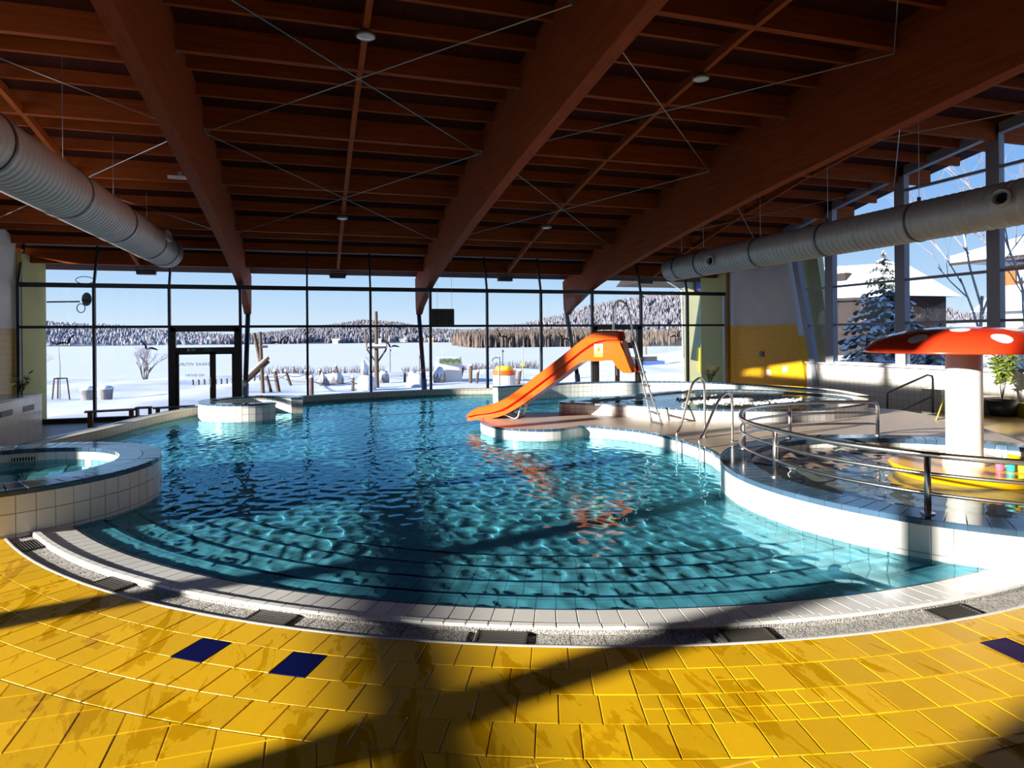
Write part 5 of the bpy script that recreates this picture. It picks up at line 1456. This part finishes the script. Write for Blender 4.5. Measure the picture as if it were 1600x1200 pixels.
# wall lamp with hanging ring on the left outer wall
wl_ = thing('outdoor_wall_lamp', (-8.0, 25.0, 3.1), 'dark disc shaped outdoor lamp on an arm beside the left pier', 'lamp')
obj('arm', MB().tube([(-8.4, 24.9, 3.28), (-7.45, 24.9, 3.30)], .025, 8), 'frame_dark', wl_)
m_ = MB().lathe([(0, .07), (.17, .05), (.20, 0), (.17, -.05), (0, -.07)], 24); m_.v = [(-7.25 + v[0] * .75, 24.9 + v[2], 3.38 + v[1] * 1.15) for v in m_.v]
obj('disc', m_, 'frame_dark', wl_, smooth=True)
obj('ring', MB().tube([(-7.42 + .12 * math.cos(a), 24.9, 3.08 + .15 * math.sin(a)) for a in [2 * PI * k / 16 for k in range(16)]], .016, 5, closed=True), 'frame_dark', wl_)
obj('guard', MB().tube([(-7.3 + .27 * math.cos(a), 24.9, 4.02 + .12 * math.sin(a)) for a in [2 * PI * k / 16 for k in range(16)]], .012, 4, closed=True), 'frame_dark', wl_)

# ---- neighbouring building behind the right end of the window front
nb = thing('annex_building', (20.0, 32.0, -.9), 'pale green annex building with brown eave beside the window front', 'building')
obj('wall', MB().prism([(19.66, 31.5), (27.5, 31.5), (31, 38), (23.9, 38)], -.9, 5.2), 'house_green', nb)
obj('upper_wall', MB().prism([(20.1, 31.55), (27.5, 31.55), (31, 38), (24.2, 38)], 5.2, 6.4), 'house_wall', nb)
rfm = MB().add([(18.0, 30.9, 5.05), (27.5, 30.9, 5.05), (27.5, 36.5, 5.05), (18.0, 36.5, 5.05), (19.6, 30.9, 6.9), (27.5, 30.9, 6.9), (27.5, 36.5, 6.9), (19.6, 36.5, 6.9)], [(0, 3, 2, 1), (4, 5, 6, 7), (0, 1, 5, 4), (1, 2, 6, 5), (2, 3, 7, 6), (3, 0, 4, 7)])
obj('eave', rfm, 'dark_wood', nb)
obj('eave_trim', MB().bar((18.0, 30.85, 5.1), (19.6, 30.85, 6.95), .08, .22), 'chalet_wood', nb)
w_ = obj('window', MB().box((21.05, 31.47, .62), (.85, .1, 1.35)), 'olive_paint', nb)
for dz in (-.42, 0, .42): obj('pane', MB().box((21.12, 31.41, .62 + dz), (.5, .04, .3)), 'paper', w_)
w_ = obj('window', MB().box((20.6, 31.46, 4.75), (.6, .1, .7)), 'chalet_wood', nb); obj('pane', MB().box((20.6, 31.4, 4.75), (.4, .04, .5)), 'sign_blue', w_)
obj('downpipe', MB().tube([(18.2, 30.9, 5.0), (19.3, 31.1, 4.5), (19.5, 31.3, .8)], .06, 8), 'steel', nb)
x, y = 20.5, 29.8; z = -.8
ns = thing('no_vehicles_sign', (x, y, z), 'round red bordered white traffic sign on a thin post', 'sign')
obj('post', MB().tube([(x, y, z), (x, y, z + 1.9)], .025, 8), 'frame_grey', ns)
for r_, mt, dy in ((.30, 'sign_red', 0), (.22, 'sign_white', .012)):
    m_ = MB().lathe([(r_, 0), (r_, .02), (0, .021)], 28); m_.v = [(x + v[0], y - .03 - dy - v[2], z + 1.85 + v[1]) for v in m_.v]
    obj('disc', m_, mt, ns)
for k in range(4): obj('plate_line', MB().box((x, y - .03, z + 1.38 - .09 * k), (.22, .015, .05)), 'sign_blue', ns)
pk = thing('parked_car', (31.5, 58.0, -1.5), 'small snow dusted car parked beyond the annex', 'car')
obj('body', MB().box((31.5, 58, -.85), (4.0, 1.7, .7)), 'sign_blue', pk)
obj('cabin', MB().box((31.6, 58, -.3), (2.2, 1.5, .5)), 'frame_dark', pk)
obj('snow_cap', MB().box((31.6, 58, 0.02), (2.2, 1.5, .14)), 'snow', pk)
for sx_ in (-1.2, 1.2): obj('wheel', MB().tube([(31.5 + sx_, 57.1, -1.15), (31.5 + sx_, 57.3, -1.15)], .32, 14), 'black', pk)

# ---- view through the right windows: conifer, birches, houses
def conifer(x, y, z, h, w, label):
    t = thing('snowy_conifer', (x, y, z), label, 'tree')
    obj('trunk', MB().tube([(x, y, z - .3), (x, y, z + h * .96)], [.16, .03], 8), 'bark', t)
    nd, sn = MB(), MB()
    L = 20
    for i in range(L):
        f = i / (L - 1); zc = z + h * (.04 + .92 * f); R = w * (1 - f) ** .8 + .15
        nb_ = max(5, int(15 * (1 - f) + 4))
        for k in range(nb_):
            a = 2 * PI * (k + random.uniform(-.3, .3)) / nb_; r = R * random.uniform(.75, 1.1)
            d = Vector((math.cos(a), math.sin(a), 0)); s = Vector((-d.y, d.x, 0))
            p0 = Vector((x, y, zc + random.uniform(-.1, .1)))
            for q in range(5):
                f0 = q / 5; f1 = (q + 1.25) / 5
                c0 = p0 + d * r * f0 + Vector((0, 0, -.25 * r * f0 ** 1.4)); c1 = p0 + d * r * f1 + Vector((0, 0, -.25 * r * f1 ** 1.3))
                wd = (.12 + .24 * math.sin(PI * min(1, (f0 + .2)))) * r * .55 * random.uniform(.7, 1.2)
                tl_ = random.uniform(-.12, .12)
                v = [c0 + Vector((0, 0, .05)), c0.lerp(c1, .55) + s * wd + Vector((0, 0, -.10 * r * .5 + tl_)), c1 + Vector((0, 0, -.03)), c0.lerp(c1, .55) - s * wd + Vector((0, 0, -.10 * r * .5 - tl_)), c0.lerp(c1, .5) + Vector((0, 0, -.16))]
                nd.add(v, [(0, 1, 2), (0, 2, 3), (0, 4, 1), (1, 4, 2), (2, 4, 3), (3, 4, 0)])
                if random.random() < .92:
                    g = Vector((0, 0, .045)); sc_ = random.uniform(.55, .98); m0 = c0.lerp(c1, .5)
                    u = [m0 + (p - m0) * sc_ + g for p in v[:4]]
                    sn.add(u + [m0 + Vector((0, 0, .09))], [(0, 1, 4), (1, 2, 4), (2, 3, 4), (3, 0, 4)])
    o = obj('needles', nd, 'needles', t, fix=False); o['kind'] = 'stuff'
    o = obj('snow_load', sn, 'needle_snow', t, fix=False); o['kind'] = 'stuff'
conifer(26.0, 24.2, -.9, 7.0, 2.7, 'tall snow laden conifer outside the right windows')
conifer(25.0, 20.6, -.9, 3.4, 2.0, 'lower snowy conifer beside the tall one, behind the mushroom cap')
bare_tree('birch_tree', (25.0, 18.75, -.8), 12.5, 'slender birch tree left of the right window column', 'birch', 'twig_frost', 1, .5, 7, r0=.085)
bare_tree('birch_tree', (25.5, 17.4, -.8), 12.0, 'slender birch tree right of the right window column', 'birch', 'twig_frost', 1, .5, 7, r0=.08)
bare_tree('frosted_bush', (30.0, 27.0, -.5), 5.0, 'frosted bush between the conifer and the chalet', 'twig_frost', 'twig_frost', 4, .6, 5, lean=.4, r0=.05)
bare_tree('frosted_bush', (27.0, 18.0, -.5), 3.2, 'frosted bush low behind the birches', 'twig_frost', 'twig_frost', 5, .6, 5, lean=.5, r0=.04)
# big barn with a snowy roof
bn = thing('snowy_barn', (47.5, 50, -.5), 'dark timber barn with a broad snow covered roof', 'building')
obj('wall', MB().box((47.5, 51, 2.2), (5, 21, 6)), 'dark_wood', bn)
obj('roof', MB().add([(44.5, 39.5, 5.0), (44.5, 62, 5.6), (47.5, 62, 9.2), (47.5, 42.2, 8.0), (50.5, 39.5, 5.0), (50.5, 62, 5.6)], [(0, 3, 2, 1), (3, 4, 5, 2), (0, 4, 3), (1, 2, 5)]), 'snow', bn)
obj('eave_board', MB().bar((44.45, 39.5, 4.9), (44.45, 62, 5.5), .12, .25), 'dark_wood', bn)
obj('chimney', MB().box((46.2, 47.5, 7.2), (.7, 1.4, .7)), 'dark_wood', bn)
ch = thing('chalet', (52, 31, 0), 'chalet with orange timber gallery and thick snow roof', 'building')
obj('wall', MB().box((53, 30, 2.0), (8, 10, 5.5)), 'house_wall', ch)
obj('gallery', MB().box((52.8, 30, 5.9), (8.6, 10.6, 2.0)), 'chalet_wood', ch)
for k in range(4):
    w_ = obj('window', MB().box((48.45, 26.4 + 2.3 * k, 6.1), (.1, 1.1, 1.0)), 'frame_dark', ch); obj('pane', MB().box((48.38, 26.4 + 2.3 * k, 6.1), (.04, .8, .75)), 'lamp_glass', w_)
obj('roof', MB().add([(46.5, 23.5, 7.3), (46.5, 37.3, 7.3), (46.5, 37.3, 7.9), (46.5, 23.5, 7.9), (53, 23.5, 9.8), (53, 36.2, 9.6), (59, 23.5, 7.3), (59, 37.3, 7.3)], [(0, 1, 2, 3), (3, 2, 5, 4), (4, 5, 7, 6), (1, 7, 5, 2), (0, 3, 4, 6), (0, 6, 7, 1)]), 'snow', ch)
obj('roof_edge', MB().bar((46.45, 23.5, 7.25), (46.45, 37.3, 7.25), .12, .2), 'dark_wood', ch)
lo = thing('low_house', (40, 27, -.5), 'low house with yellow gable and orange window surrounds', 'building')
obj('wall', MB().box((42, 26.2, 1.6), (4, 7, 3.4)), 'house_wall', lo)
obj('panel', MB().box((39.95, 26.0, 2.1), (.1, 2.4, 1.2)), 'chalet_wood', lo)
w_ = obj('window', MB().box((39.9, 26.6, 2.1), (.1, .9, .9)), 'frame_dark', lo); obj('pane', MB().box((39.85, 26.6, 2.1), (.04, .7, .7)), 'lamp_glass', w_)
obj('roof', MB().add([(39.2, 22, 3.3), (39.2, 30.2, 3.3), (42, 30.2, 5.0), (42, 22, 5.0), (45, 22, 3.3), (45, 30.2, 3.3)], [(0, 3, 2, 1), (3, 4, 5, 2), (0, 4, 3), (1, 2, 5), (0, 1, 5, 4)]), 'snow', lo)
